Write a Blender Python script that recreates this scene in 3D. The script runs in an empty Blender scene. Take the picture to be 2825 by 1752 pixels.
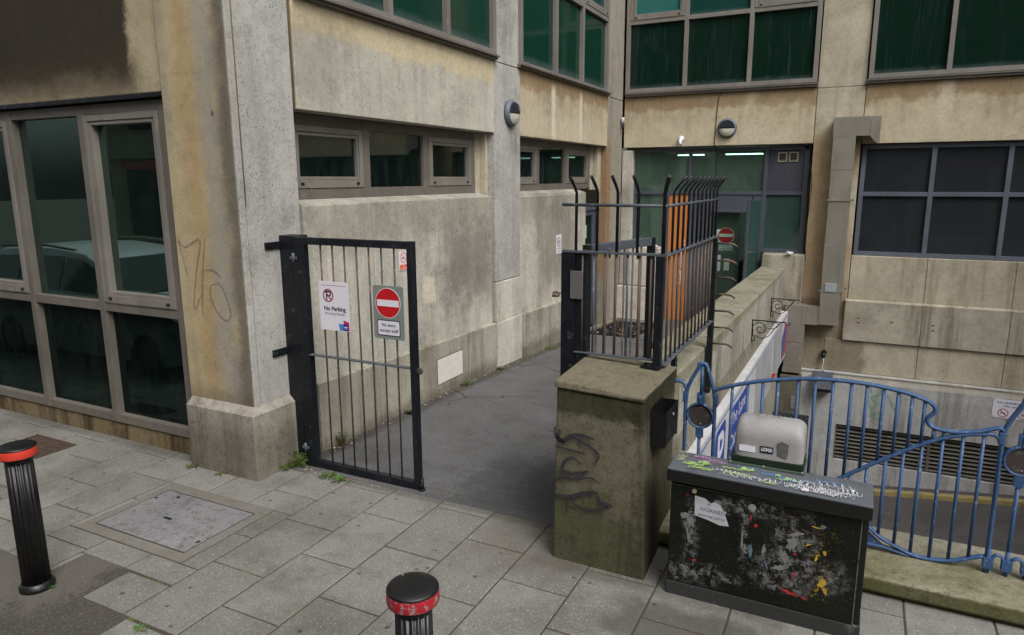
import bpy, bmesh, math, random
from mathutils import Vector, Matrix
PI = math.pi
rad = math.radians
sc = bpy.context.scene
C = sc.collection
random.seed(7)

# ------------------------------------------------------------------ camera
cam_d = bpy.data.cameras.new("camera")
cam_d.sensor_fit = 'HORIZONTAL'
cam_d.sensor_width = 36.0
cam_d.lens = 36.0 * 1919.618 / 2825.0
cam_d.clip_start = 0.05
cam_d.clip_end = 500
cam = bpy.data.objects.new("camera", cam_d)
C.objects.link(cam)
yaw, pit, rol = -.464466, -.1962275, -.005001
F_ = Vector((math.sin(yaw)*math.cos(pit), math.cos(yaw)*math.cos(pit), math.sin(pit)))
R0 = Vector((math.cos(yaw), -math.sin(yaw), 0))
U0 = R0.cross(F_)
R_ = R0*math.cos(rol) + U0*math.sin(rol)
U_ = -R0*math.sin(rol) + U0*math.cos(rol)
M4 = Matrix(((R_.x, U_.x, -F_.x, 0), (R_.y, U_.y, -F_.y, 0), (R_.z, U_.z, -F_.z, 2.5), (0, 0, 0, 1)))
cam.matrix_world = M4
sc.camera = cam

# ------------------------------------------------------------------ world, sun, exposure
SUN_EL, SUN_AZ = 50.0, 128.0     # azimuth measured clockwise from +Y
w = bpy.data.worlds.new("World")
sc.world = w
w.use_nodes = True
nt = w.node_tree
bg = nt.nodes["Background"]
sky = nt.nodes.new("ShaderNodeTexSky")
sky.sky_type = 'NISHITA'
sky.sun_disc = False
sky.sun_elevation = rad(SUN_EL)
sky.sun_rotation = rad(SUN_AZ)
sky.air_density = 1.0
sky.dust_density = 6.0
sky.ozone_density = 0.6
hs = nt.nodes.new("ShaderNodeHueSaturation")
hs.inputs['Saturation'].default_value = 0.22       # overcast: nearly grey sky
nt.links.new(sky.outputs[0], hs.inputs['Color'])
nt.links.new(hs.outputs[0], bg.inputs[0])
bg.inputs[1].default_value = 0.15
sd = bpy.data.lights.new("sun", 'SUN')
sd.energy = 1.15
sd.angle = rad(26)
sd.color = (1.0, 0.985, 0.965)
sun = bpy.data.objects.new("sun", sd)
C.objects.link(sun)
d = Vector((math.sin(rad(SUN_AZ))*math.cos(rad(SUN_EL)), math.cos(rad(SUN_AZ))*math.cos(rad(SUN_EL)), math.sin(rad(SUN_EL))))
sun.rotation_euler = d.to_track_quat('Z', 'Y').to_euler()
sc.view_settings.view_transform = 'Standard'
sc.view_settings.look = 'None'
sc.view_settings.exposure = 0.27
sc.view_settings.gamma = 1.0
try:
    sc.cycles.max_bounces = 6
    sc.cycles.transparent_max_bounces = 12
    sc.cycles.use_denoising = True
except Exception:
    pass

# ------------------------------------------------------------------ material helpers
def srgb(r, g, b):
    f = lambda c: (c/255/12.92) if c/255 <= .04045 else ((c/255+.055)/1.055)**2.4
    return (f(r), f(g), f(b), 1)

class M:
    def __init__(s, name):
        s.m = bpy.data.materials.new(name)
        s.m.use_nodes = True
        s.t = s.m.node_tree
        s.b = s.t.nodes['Principled BSDF']
        s.out = s.t.nodes['Material Output']
        s.geo = None
        s.tc = None
    def N(s, typ, **k):
        n = s.t.nodes.new(typ)
        for a, v in k.items():
            setattr(n, a, v)
        return n
    def L(s, a, b):
        s.t.links.new(a, b)
    def put(s, inp, v):
        if hasattr(v, 'is_linked') or isinstance(v, bpy.types.NodeSocket):
            s.L(v, inp)
        else:
            inp.default_value = v
    def pos(s, obj=False):
        if obj:
            if not s.tc:
                s.tc = s.N("ShaderNodeTexCoord")
            return s.tc.outputs['Object']
        if not s.geo:
            s.geo = s.N("ShaderNodeNewGeometry")
        return s.geo.outputs['Position']
    def scaled(s, v, sx, sy, sz, off=(0, 0, 0)):
        n = s.N("ShaderNodeMapping")
        n.inputs['Scale'].default_value = (sx, sy, sz)
        n.inputs['Location'].default_value = off
        s.L(v, n.inputs[0])
        return n.outputs[0]
    def noise(s, scale, detail=4, rough=.55, v=None, dist=0, stretch=None, off=(0, 0, 0), obj=False):
        v = v or s.pos(obj)
        if stretch or off != (0, 0, 0):
            st = stretch or (1, 1, 1)
            v = s.scaled(v, *st, off=off)
        n = s.N("ShaderNodeTexNoise")
        n.inputs['Scale'].default_value = scale
        n.inputs['Detail'].default_value = detail
        n.inputs['Roughness'].default_value = rough
        n.inputs['Distortion'].default_value = dist
        s.L(v, n.inputs['Vector'])
        return n.outputs[0]
    def voro(s, scale, feat='F1', v=None, out='Distance', obj=False):
        v = v or s.pos(obj)
        n = s.N("ShaderNodeTexVoronoi", feature=feat)
        n.inputs['Scale'].default_value = scale
        s.L(v, n.inputs['Vector'])
        return n.outputs[out]
    def math(s, op, a, b=0.0, c=0.0, clamp=False):
        n = s.N("ShaderNodeMath", operation=op)
        n.use_clamp = clamp
        s.put(n.inputs[0], a); s.put(n.inputs[1], b)
        if op in ('MULTIPLY_ADD', 'SMOOTH_MIN'):
            s.put(n.inputs[2], c)
        return n.outputs[0]
    def step(s, v, lo, hi, a=0.0, b=1.0):
        n = s.N("ShaderNodeMapRange", interpolation_type='SMOOTHSTEP')
        s.put(n.inputs['Value'], v)
        n.inputs['From Min'].default_value = lo
        n.inputs['From Max'].default_value = hi
        n.inputs['To Min'].default_value = a
        n.inputs['To Max'].default_value = b
        return n.outputs[0]
    def mix(s, f, a, b, mode='MIX'):
        n = s.N("ShaderNodeMix", data_type='RGBA', blend_type=mode)
        s.put(n.inputs[0], f); s.put(n.inputs[6], a); s.put(n.inputs[7], b)
        return n.outputs[2]
    def sep(s, v=None, obj=False):
        n = s.N("ShaderNodeSeparateXYZ")
        s.L(v or s.pos(obj), n.inputs[0])
        return n.outputs
    def region(s, limits, nz=None, amp=.3, obj=False):
        """limits: {axis:(lo,hi,soft)}; soft edges broken up by the noise"""
        xyz = s.sep(obj=obj)
        r = None
        for ax, (lo, hi, soft) in limits.items():
            v = xyz['XYZ'.index(ax)]
            if nz is not None:
                v = s.math('MULTIPLY_ADD', s.math('SUBTRACT', nz, .5), amp, v)
            m = s.math('MULTIPLY', s.step(v, lo-soft, lo+soft), s.step(v, hi-soft, hi+soft, 1, 0))
            r = m if r is None else s.math('MULTIPLY', r, m)
        return r
    def bump(s, h, strength=.3, dist=.01):
        n = s.N("ShaderNodeBump")
        n.inputs['Strength'].default_value = strength
        n.inputs['Distance'].default_value = dist
        s.L(h, n.inputs['Height'])
        s.L(n.outputs[0], s.b.inputs['Normal'])
    def done(s, col=None, rough=None, metal=0, spec=None):
        if col is not None: s.put(s.b.inputs['Base Color'], col)
        if rough is not None: s.put(s.b.inputs['Roughness'], rough)
        s.b.inputs['Metallic'].default_value = metal
        if spec is not None: s.b.inputs['Specular IOR Level'].default_value = spec
        return s.m

def mul(m, f, col, shade):
    """multiply col by a grey shade where f = 1"""
    return m.mix(f, col, (shade, shade*.985, shade*.95, 1), 'MULTIPLY')
def concrete(name, base, dark, speck=.5, grime=.35, streak=.3, spots=(), bumpy=.35, joints=None, grain=1.0, light=None, crust=.45):
    """spots: list of (colour, strength, limits, noise scale, amp)"""
    m = M(name)
    big = m.noise(.9, 6, .65)
    grit = m.noise(48*grain, 5, .8)
    fine = m.noise(95*grain, 2, .6)
    mid = m.noise(7, 8, .75)
    col = m.mix(m.step(big, .38, .64), base, tuple(c*.86 for c in base[:3])+(1,))
    if light:
        col = m.mix(m.step(m.noise(2.2, 7, .7, stretch=(1, 1, .22), off=(4, 2, 9)), .50, .60, 0, .6), col, light)
    gr = m.math('MULTIPLY', m.math('SUBTRACT', grit, .5), .5)
    # patches of dirt with gritty edges
    pn = m.math('ADD', m.noise(1.3, 8, .72, off=(11, 5, 3)), gr)
    col = m.mix(m.step(pn, .50, .66, 0, grime), col, dark)
    # run-off streaks: thin drips inside broader damp columns
    s1 = m.noise(3.2, 3, .6, stretch=(1, 1, .10), off=(3, 1, 7))
    s2 = m.noise(19, 3, .65, stretch=(1, 1, .05), off=(1, 9, 2))
    st = m.math('MULTIPLY', m.step(m.math('ADD', s1, m.math('MULTIPLY', gr, .6)), .47, .62), m.step(s2, .35, .62, .35, 1))
    col = m.mix(m.math('MULTIPLY', st, streak), col, dark)
    for (c, strength, lim, ns, amp) in spots:
        nz = m.math('ADD', m.noise(ns, 8, .72, off=(ns, 2, 1)), m.math('MULTIPLY', gr, .55))
        col = m.mix(m.math('MULTIPLY', m.region(lim, nz, amp*1.5), strength), col, c)
    # aggregate: dark pits denser in patches, a few pale grains
    dens = m.step(m.noise(2.1, 7, .7, off=(7, 7, 0)), .36, .62, .15, 1)
    vo = m.voro(62*grain)
    dots = m.math('MULTIPLY', m.step(vo, .20, .42, 1, 0), m.step(m.noise(37*grain, 2, .6), .50, .60))
    col = mul(m, m.math('MULTIPLY', m.math('MULTIPLY', dots, dens), min(1, speck)), col, .22)
    g2 = m.step(grit, .34, .52, 1, 0)
    col = mul(m, m.math('MULTIPLY', g2, m.math('MULTIPLY', dens, min(1, .30+.5*speck))), col, .62)
    col = mul(m, m.step(fine, .3, .6, .45, 0), col, .70)
    cr = m.noise(17*grain, 9, .82, off=(6, 6, 1))
    col = mul(m, m.math('MULTIPLY', m.step(cr, .40, .52, 1, 0), m.step(m.noise(1.7, 5, .7, off=(2, 9, 9)), .35, .6, .4*crust, crust)), col, .66)
    col = mul(m, m.step(mid, .36, .62, .5, 0), col, .80)
    m.bump(m.math('ADD', grit, m.math('MULTIPLY', mid, .6)), bumpy, .006)
    return m.done(col, .93, spec=.18)

def paint(name, col, rough=.5, wear=None, wearamt=.25, wscale=9, bumpy=.1, metal=0, dirt=None, dirtamt=.3, spec=None):
    m = M(name)
    n1 = m.noise(wscale, 6, .65)
    c = m.mix(m.step(m.noise(1.7, 3, .5), .3, .7), col, tuple(v*.82 for v in col[:3])+(1,))
    if dirt:
        c = m.mix(m.step(m.noise(6, 5, .65, stretch=(1, 1, .2), off=(2, 2, 2)), .45, .75, 0, dirtamt), c, dirt)
    if wear:
        c = m.mix(m.step(n1, .62-.12*wearamt, .70-.08*wearamt, 0, min(1, wearamt*2.5)), c, wear)
    r = m.step(m.noise(14, 4, .6), .3, .7, rough-.08, rough+.12)
    m.bump(n1, bumpy, .003)
    return m.done(c, r, metal, spec)

def flat(name, col, rough=.6, metal=0, spec=.35, var=.12):
    m = M(name)
    c = m.mix(m.step(m.noise(23, 3, .6), .35, .7), col, tuple(v*(1-var) for v in col[:3])+(1,))
    return m.done(c, rough, metal, spec)

def glass(name, tint, transp=.8, rough=.03, dust=(.16, .19, .18, 1), dustamt=.25, body=(.01, .02, .016, 1), ior=1.75, gcol=(.82, .9, .88, 1)):
    """thin architectural glass: Fresnel mirror over tinted see-through, a little grime on top"""
    m = M(name)
    g = m.N("ShaderNodeBsdfGlossy"); g.inputs['Roughness'].default_value = rough
    g.inputs['Color'].default_value = gcol
    tr = m.N("ShaderNodeBsdfTransparent"); tr.inputs[0].default_value = tint
    df = m.N("ShaderNodeBsdfDiffuse"); df.inputs[0].default_value = body
    a = m.N("ShaderNodeMixShader"); a.inputs[0].default_value = transp
    m.L(df.outputs[0], a.inputs[1]); m.L(tr.outputs[0], a.inputs[2])
    fr = m.N("ShaderNodeFresnel"); fr.inputs[0].default_value = ior
    b = m.N("ShaderNodeMixShader")
    m.L(fr.outputs[0], b.inputs[0]); m.L(a.outputs[0], b.inputs[1]); m.L(g.outputs[0], b.inputs[2])
    dd = m.N("ShaderNodeBsdfDiffuse"); dd.inputs[0].default_value = dust
    cc = m.N("ShaderNodeMixShader")
    f = m.math('MULTIPLY', m.step(m.noise(9, 6, .7, stretch=(1, 1, .35)), .35, .8), dustamt)
    m.L(f, cc.inputs[0]); m.L(b.outputs[0], cc.inputs[1]); m.L(dd.outputs[0], cc.inputs[2])
    m.L(cc.outputs[0], m.out.inputs[0])
    return m.m

def spandrel(name, zlow, base=(.0035, .017, .0105, 1), streakc=(.035, .055, .055, 1), amt=.55):
    m = M(name)
    st = m.noise(48, 3, .7, stretch=(1, 1, .03))
    st2 = m.noise(7, 3, .6, stretch=(1, 1, .1), off=(5, 5, 5))
    f = m.math('MULTIPLY', m.step(st, .45, .72), m.step(st2, .35, .7))
    c = m.mix(m.math('MULTIPLY', f, amt), base, streakc)
    z = m.sep()[2]
    edge = m.math('MULTIPLY', m.step(m.math('MULTIPLY_ADD', m.noise(11, 4, .6), -.10, z), zlow-.02, zlow+.10, 1, 0), .5)
    c = m.mix(edge, c, (.09, .12, .125, 1))
    m.bump(m.noise(1.3, 2, .5), .05, .02)
    return m.done(c, m.step(f, 0, 1, .08, .3), spec=.28)

# ------------------------------------------------------------------ mesh helpers
WL = {}      # world location of a parent empty
def label(o, lab=None, cat=None, group=None, kind=None):
    if lab: o['label'] = lab
    if cat: o['category'] = cat
    if group: o['group'] = group
    if kind: o['kind'] = kind
    return o
def thing(name, lab, cat, loc=(0, 0, 0), group=None):
    o = bpy.data.objects.new(name, None)
    o.empty_display_size = .1
    C.objects.link(o)
    o.location = loc
    WL[o.name] = Vector(loc)
    return label(o, lab, cat, group)

class Fr:
    """local frame: p(u, v, d) -> world"""
    def __init__(s, o, u, v, n):
        s.o, s.u, s.v, s.n = Vector(o), Vector(u).normalized(), Vector(v).normalized(), Vector(n).normalized()
    def p(s, u, v, d=0):
        return s.o + s.u*u + s.v*v + s.n*d
FL = Fr((-4.42, 0, 0), (0, 1, 0), (0, 0, 1), (1, 0, 0))     # alley side wall, u = world y
FB = Fr((0, 13.75, 0), (1, 0, 0), (0, 0, 1), (0, -1, 0))    # back wall, u = world x
FS = Fr((0, 4.1, 0), (1, 0, 0), (0, 0, 1), (0, -1, 0))      # street front, u = world x
FG = Fr((0, 4.44, 0), (1, 0, 0), (0, 0, 1), (0, -1, 0))     # gate plane

class B:
    def __init__(s):
        s.bm = bmesh.new()
    def face(s, pts, mi=0):
        vs = [s.bm.verts.new(p) for p in pts]
        f = s.bm.faces.new(vs); f.material_index = mi
        return f
    def hexa(s, p, mi=0):
        """8 corners: bottom 4 (ccw), top 4"""
        v = [s.bm.verts.new(q) for q in p]
        for idx in ((3, 2, 1, 0), (4, 5, 6, 7), (0, 1, 5, 4), (1, 2, 6, 5), (2, 3, 7, 6), (3, 0, 4, 7)):
            f = s.bm.faces.new([v[i] for i in idx]); f.material_index = mi
        return s
    def box(s, x0, x1, y0, y1, z0, z1, mi=0):
        return s.hexa([(x0, y0, z0), (x1, y0, z0), (x1, y1, z0), (x0, y1, z0), (x0, y0, z1), (x1, y0, z1), (x1, y1, z1), (x0, y1, z1)], mi)
    def fbox(s, f, u0, u1, v0, v1, d0, d1, mi=0):
        return s.hexa([f.p(u0, v0, d1), f.p(u1, v0, d1), f.p(u1, v0, d0), f.p(u0, v0, d0), f.p(u0, v1, d1), f.p(u1, v1, d1), f.p(u1, v1, d0), f.p(u0, v1, d0)], mi)
    def poly(s, f, pts, d0, d1, mi=0):
        a = [s.bm.verts.new(f.p(x, y, d1)) for x, y in pts]
        b = [s.bm.verts.new(f.p(x, y, d0)) for x, y in pts]
        n = len(pts)
        for fa in ([a[i] for i in range(n)], [b[i] for i in reversed(range(n))]):
            q = s.bm.faces.new(fa); q.material_index = mi
        for i in range(n):
            q = s.bm.faces.new((a[i], b[i], b[(i+1) % n], a[(i+1) % n])); q.material_index = mi
        return s
    def tube(s, pts, r, n=8, mi=0, caps=True, rs=None, flatn=None):
        """r may be a number or (across, along flatn); swept along pts"""
        pts = [Vector(p) for p in pts]
        rings = []
        ref = None
        for i, p in enumerate(pts):
            t = (pts[min(i+1, len(pts)-1)] - pts[max(i-1, 0)]).normalized()
            if flatn is not None:
                a = Vector(flatn).normalized(); b_ = t.cross(a).normalized()
            else:
                if ref is None:
                    ref = Vector((0, 0, 1)) if abs(t.z) < .9 else Vector((1, 0, 0))
                b_ = t.cross(ref).normalized(); a = b_.cross(t).normalized(); ref = a
            k = rs[i] if rs else 1
            ra, rb = (r if isinstance(r, tuple) else (r, r))
            ph = PI/4 if n == 4 else 0
            q = 1.414 if n == 4 else 1
            rings.append([s.bm.verts.new(p + a*(rb*k*q*math.cos(2*PI*j/n+ph)) + b_*(ra*k*q*math.sin(2*PI*j/n+ph))) for j in range(n)])
        for i in range(len(rings)-1):
            for j in range(n):
                f = s.bm.faces.new((rings[i][j], rings[i][(j+1) % n], rings[i+1][(j+1) % n], rings[i+1][j]))
                f.material_index = mi; f.smooth = n > 4
        if caps:
            s.bm.faces.new(list(reversed(rings[0]))).material_index = mi
            s.bm.faces.new(rings[-1]).material_index = mi
        return s
    def lathe(s, f, prof, n=32, mi=0, smooth=True, flute=0, close=True):
        """axis = f.n, prof: [(radius, d)]"""
        rings = []
        for (r, dd) in prof:
            ring = []
            for j in range(n):
                a = 2*PI*j/n
                k = 1 - (flute*(.5-.5*math.cos(a*18)) if flute and r > 0 else 0)
                ring.append(s.bm.verts.new(f.p(r*k*math.cos(a), r*k*math.sin(a), dd)))
            rings.append(ring)
        for i in range(len(rings)-1):
            for j in range(n):
                q = s.bm.faces.new((rings[i][j], rings[i][(j+1) % n], rings[i+1][(j+1) % n], rings[i+1][j]))
                q.smooth = smooth; q.material_index = mi
        if close:
            s.bm.faces.new(list(reversed(rings[0]))).material_index = mi
            s.bm.faces.new(rings[-1]).material_index = mi
        return s
    def ribbon(s, f, pts, wd, d=.0015, mi=0, taper=True):
        n = len(pts)
        P = [Vector((p[0], p[1])) for p in pts]
        L_, R2 = [], []
        for i in range(n):
            t = P[min(i+1, n-1)] - P[max(i-1, 0)]
            if t.length < 1e-9: t = Vector((1, 0))
            t.normalize(); nn = Vector((-t.y, t.x))
            k = wd/2*(1 if not taper else (.45+.55*math.sin(PI*(i+.5)/n)))
            L_.append(s.bm.verts.new(f.p(*(P[i]+nn*k), d))); R2.append(s.bm.verts.new(f.p(*(P[i]-nn*k), d)))
        for i in range(n-1):
            q = s.bm.faces.new((R2[i], R2[i+1], L_[i+1], L_[i])); q.material_index = mi
        return s
    def build(s, name, mats, parent=None, bevel=0, seg=2, smooth=False):
        bmesh.ops.remove_doubles(s.bm, verts=s.bm.verts, dist=1e-6)
        bmesh.ops.recalc_face_normals(s.bm, faces=s.bm.faces)
        off = Vector((0, 0, 0))
        if parent:
            off = WL[parent.name]
        else:
            c = Vector((0, 0, 0)); zm = 1e9
            for v in s.bm.verts:
                c += v.co; zm = min(zm, v.co.z)
            off = c/max(1, len(s.bm.verts)); off.z = zm
        bmesh.ops.translate(s.bm, verts=s.bm.verts, vec=-off)
        me = bpy.data.meshes.new(name)
        s.bm.to_mesh(me); s.bm.free()
        if smooth:
            for p in me.polygons: p.use_smooth = True
        for mm in (mats if isinstance(mats, (list, tuple)) else [mats]):
            me.materials.append(mm)
        o = bpy.data.objects.new(name, me)
        C.objects.link(o)
        if parent:
            o.parent = parent
        else:
            o.location = off
        WL[o.name] = off
        if bevel:
            b = o.modifiers.new("bevel", 'BEVEL'); b.width = bevel; b.segments = seg; b.limit_method = 'ANGLE'; b.angle_limit = rad(35)
            b.harden_normals = False
        return o

def rrect(x0, x1, y0, y1, r, n=5):
    out = []
    for cx, cy, a0 in ((x1-r, y1-r, 0), (x0+r, y1-r, 90), (x0+r, y0+r, 180), (x1-r, y0+r, 270)):
        for i in range(n+1):
            a = rad(a0 + 90*i/n)
            out.append((cx+r*math.cos(a), cy+r*math.sin(a)))
    return out
def disc(cx, cy, r, n=36, ry=None):
    ry = ry or r
    return [(cx+r*math.cos(2*PI*i/n), cy+ry*math.sin(2*PI*i/n)) for i in range(n)]
def ring_mesh(b, f, cx, cy, ro, ri, d0, d1, n=36, mi=0):
    for i in range(n):
        a0, a1 = 2*PI*i/n, 2*PI*(i+1)/n
        q = [(cx+ri*math.cos(a0), cy+ri*math.sin(a0)), (cx+ro*math.cos(a0), cy+ro*math.sin(a0)), (cx+ro*math.cos(a1), cy+ro*math.sin(a1)), (cx+ri*math.cos(a1), cy+ri*math.sin(a1))]
        b.face([f.p(x, y, d1) for x, y in q], mi)
        b.face([f.p(x, y, d) for (x, y), d in ((q[1], d1), (q[1], d0), (q[2], d0), (q[2], d1))], mi)
    return b
def text(name, body, f, cx, cy, h, mat, parent, d=.003, bold=0, width=None, align='CENTER', thick=.0004, rot=0, shear=0):
    cu = bpy.data.curves.new(name, 'FONT')
    cu.body = body; cu.size = h*1.39; cu.align_x = align; cu.align_y = 'CENTER'; cu.offset = bold; cu.extrude = thick
    cu.resolution_u = 4; cu.shear = shear
    tmp = bpy.data.objects.new("tmp", cu)
    C.objects.link(tmp)
    dg = bpy.context.evaluated_depsgraph_get()
    me = bpy.data.meshes.new_from_object(tmp.evaluated_get(dg))
    bpy.data.objects.remove(tmp)
    xs = [v.co.x for v in me.vertices]
    k = 1.0
    if width and xs:
        k = width/(max(xs)-min(xs))
    off = WL[parent.name] if parent else Vector((0, 0, 0))
    cr, sr = math.cos(rot), math.sin(rot)
    for v in me.vertices:
        x, y = v.co.x*k, v.co.y
        x, y = x*cr - y*sr, x*sr + y*cr
        v.co = f.p(cx + x, cy + y, d + v.co.z) - off
    me.materials.clear(); me.materials.append(mat)
    me.name = name
    o = bpy.data.objects.new(name, me)
    C.objects.link(o)
    o.parent = parent
    WL[o.name] = off
    return o
def copy_tree(o, parent=None):
    c = o.copy(); C.objects.link(c)
    if parent: c.parent = parent
    for ch in list(o.children):
        k = copy_tree(ch, c)
    return c
def smooth_pts(p, k=4):
    """Catmull-Rom through 2D/3D points"""
    p = [Vector(q) for q in p]
    out = []
    for i in range(len(p)-1):
        p0, p1, p2, p3 = p[max(i-1, 0)], p[i], p[i+1], p[min(i+2, len(p)-1)]
        for j in range(k):
            t = j/k
            out.append(.5*((2*p1)+(p2-p0)*t+(2*p0-5*p1+4*p2-p3)*t*t+(3*p1-p0-3*p2+p3)*t*t*t))
    out.append(p[-1])
    return out

# ------------------------------------------------------------------ materials
GREY = srgb(184, 183, 178); DK = srgb(88, 85, 79); TAN = srgb(190, 176, 146); OCH = srgb(190, 158, 108)
SOOT = srgb(40, 34, 28); BROWN = srgb(140, 106, 62); PALE = srgb(205, 200, 188)
m_pil = concrete('speckled_concrete', GREY, DK, speck=1.0, grime=.4, streak=.25, spots=[
    (srgb(70, 66, 60), .55, {'Z': (-.3, .30, .12)}, 3, .3)])
m_pilf = concrete('tan_stained_concrete', srgb(192, 176, 142), DK, speck=.45, grime=.15, streak=.2, spots=[
    (srgb(168, 138, 94), .5, {'X': (-5.02, -4.80, .12), 'Z': (.7, 9, .2)}, 2, .25),
    (srgb(84, 82, 82), .75, {'X': (-4.60, -4.3, .10), 'Z': (.5, 9, .2)}, 2.2, .30),
    (srgb(150, 148, 142), .6, {'X': (-4.80, -4.6, .06), 'Z': (.5, 9, .2)}, 3, .2),
    (srgb(80, 56, 38), .9, {'X': (-4.662, -4.638, .006), 'Z': (3.0, 3.035, .008)}, 9, .01),
    (srgb(140, 136, 126), .5, {'X': (-5.3, -5.12, .05), 'Z': (2.9, 9, .2)}, 2.2, .1),
    (srgb(84, 72, 54), .45, {'Z': (.4, .72, .08)}, 3, .15)])
m_plinth = concrete('weathered_plinth_concrete', srgb(168, 163, 152), srgb(72, 64, 52), crust=.8, speck=.6, grime=.6, streak=.45, spots=[
    (srgb(66, 56, 42), .5, {'Z': (-.3, .42, .15)}, 3, .4)])
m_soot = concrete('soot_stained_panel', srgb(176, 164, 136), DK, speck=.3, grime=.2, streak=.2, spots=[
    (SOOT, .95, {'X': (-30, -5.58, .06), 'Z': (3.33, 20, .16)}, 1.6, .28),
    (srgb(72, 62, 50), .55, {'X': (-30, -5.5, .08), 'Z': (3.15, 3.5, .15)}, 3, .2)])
m_band = concrete('band_concrete', srgb(198, 194, 180), DK, speck=.75, grime=.25, streak=.2, spots=[
    (srgb(208, 190, 150), .65, {'Z': (3.74, 4.3, .05)}, 1.5, .38),
    (srgb(60, 56, 50), .5, {'Z': (4.0, 4.3, .03)}, 5, .06),
    (srgb(104, 100, 90), .4, {'Y': (4.6, 5.3, .25), 'Z': (3.1, 3.9, .3)}, 2, .5)])
m_band2 = concrete('ochre_band_concrete', srgb(192, 180, 154), srgb(122, 106, 80), speck=.3, grime=.4, streak=.35, spots=[
    (srgb(132, 102, 66), .62, {'Z': (3.78, 4.3, .06)}, 3.2, .35),
    (srgb(206, 196, 172), .5, {'Z': (3.0, 3.5, .2)}, 2.2, .5),
    (srgb(222, 214, 196), .7, {'Y': (10.22, 10.36, .03), 'Z': (3.1, 3.9, .1)}, 9, .06), (srgb(222, 214, 196), .7, {'Y': (11.40, 11.54, .03), 'Z': (3.1, 3.9, .1)}, 9, .06),
    (srgb(216, 206, 184), .6, {'X': (.96, 1.16, .06), 'Z': (3.4, 4.1, .2)}, 5, .15), (srgb(208, 196, 172), .5, {'X': (-2.1, -1.9, .08), 'Z': (3.1, 4.1, .2)}, 5, .2)])
m_wall = concrete('side_wall_concrete', srgb(200, 196, 184), DK, speck=1.0, grime=.3, streak=.22, light=srgb(214, 208, 192), spots=[
    (srgb(214, 206, 186), .9, {'Y': (6.56, 6.82, .02), 'Z': (1.10, 1.40, .02)}, 4, .12),
    (srgb(96, 92, 84), .62, {'Y': (7.0, 8.3, .3), 'Z': (1.0, 2.0, .3)}, 3.6, .9),
    (srgb(104, 100, 92), .55, {'Y': (9.7, 11.2, .2), 'Z': (.8, 2.2, .4)}, 2.6, .7),
    (srgb(110, 106, 96), .4, {'Z': (1.85, 2.4, .15)}, 4, .5)])
m_wallplinth = concrete('side_plinth_concrete', srgb(176, 171, 158), srgb(86, 78, 62), speck=.5, grime=.45, streak=.5, spots=[
    (srgb(74, 64, 50), .5, {'Z': (-.5, .06, .08)}, 4, .2)])
m_back = concrete('back_wall_concrete', srgb(190, 182, 162), srgb(112, 101, 80), speck=.3, grime=.3, streak=.4, spots=[
    (srgb(176, 132, 74), .45, {'X': (-.95, -.2, .06), 'Z': (-.2, 3.2, .3)}, 1.8, .4),
    (srgb(104, 94, 74), .5, {'Z': (-.05, .34, .04)}, 4, .12),
    (srgb(88, 74, 48), .55, {'X': (-.95, .2, .1), 'Z': (-1.1, -.2, .2)}, 3, .5)])
m_backgrey = concrete('back_ledge_concrete', srgb(180, 174, 158), srgb(96, 88, 70), speck=.4, grime=.4, streak=.65)
m_low = concrete('painted_render', srgb(184, 184, 184), srgb(118, 116, 112), speck=.05, grime=.15, streak=.7, grain=.6, spots=[
    (srgb(212, 206, 192), .7, {'Z': (-1.14, -1.0, .012)}, 8, .02)])
m_dark = flat('dark_joint', srgb(40, 36, 30), .95, spec=.05)
m_frame = paint('bronze_frame', srgb(106, 100, 93), .5, wear=srgb(150, 142, 132), wearamt=.12, dirt=srgb(70, 60, 50), dirtamt=.4, bumpy=.03)
m_framel = paint('pale_bronze_frame', srgb(124, 119, 112), .5, wear=srgb(165, 158, 148), wearamt=.12, dirt=srgb(84, 74, 62), dirtamt=.3, bumpy=.03)
m_slate = paint('slate_grey_frame', srgb(76, 80, 92), .45, wear=srgb(120, 120, 122), wearamt=.12, dirt=srgb(50, 48, 50), dirtamt=.4, bumpy=.02)
m_slatel = paint('pale_slate_frame', srgb(92, 98, 110), .45, dirt=srgb(70, 70, 72), dirtamt=.4, bumpy=.02)
m_panelg = paint('slate_panel', srgb(62, 62, 74), .5, dirt=srgb(84, 84, 90), dirtamt=.5, bumpy=.02)
m_green = spandrel('green_spandrel_glass', 4.16)
m_greenL = spandrel('green_side_spandrel_glass', 4.10, base=(.006, .035, .022, 1), amt=.25)
m_greenT = spandrel('teal_upper_glass', 5.4, base=(.008, .045, .036, 1), amt=.3)
m_blind = spandrel('teal_blind_glass', 4.9, base=(.03, .13, .115, 1), streakc=(.06, .18, .16, 1), amt=.3)
m_gl_front = glass('front_window_glass', (.20, .30, .26, 1), .5, .012, dustamt=.03, ior=2.75, gcol=(.52, .76, .68, 1))
m_gl_low = glass('front_lower_glass', (.05, .08, .07, 1), .25, .02, dustamt=.05, body=(.002, .005, .004, 1), ior=1.5, gcol=(.4, .6, .55, 1))
m_gl_bay = glass('bay_window_glass', (.38, .56, .48, 1), .75, .03, dust=(.05, .1, .08, 1), dustamt=.15)
m_gl_ent = glass('entrance_glass', (.55, .75, .65, 1), .6, .05, dust=(.14, .2, .165, 1), dustamt=.3, body=(.10, .16, .125, 1))
m_gl_right = glass('dark_window_glass', (.12, .13, .14, 1), .4, .04, dust=(.06, .066, .075, 1), dustamt=.18, body=(.034, .039, .045, 1), ior=1.7, gcol=(.6, .68, .8, 1))
m_gl_leaf = glass('door_leaf_glass', (.3, .5, .45, 1), .45, .05, dust=(.10, .17, .15, 1), dustamt=.25, body=(.05, .10, .09, 1))
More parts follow.
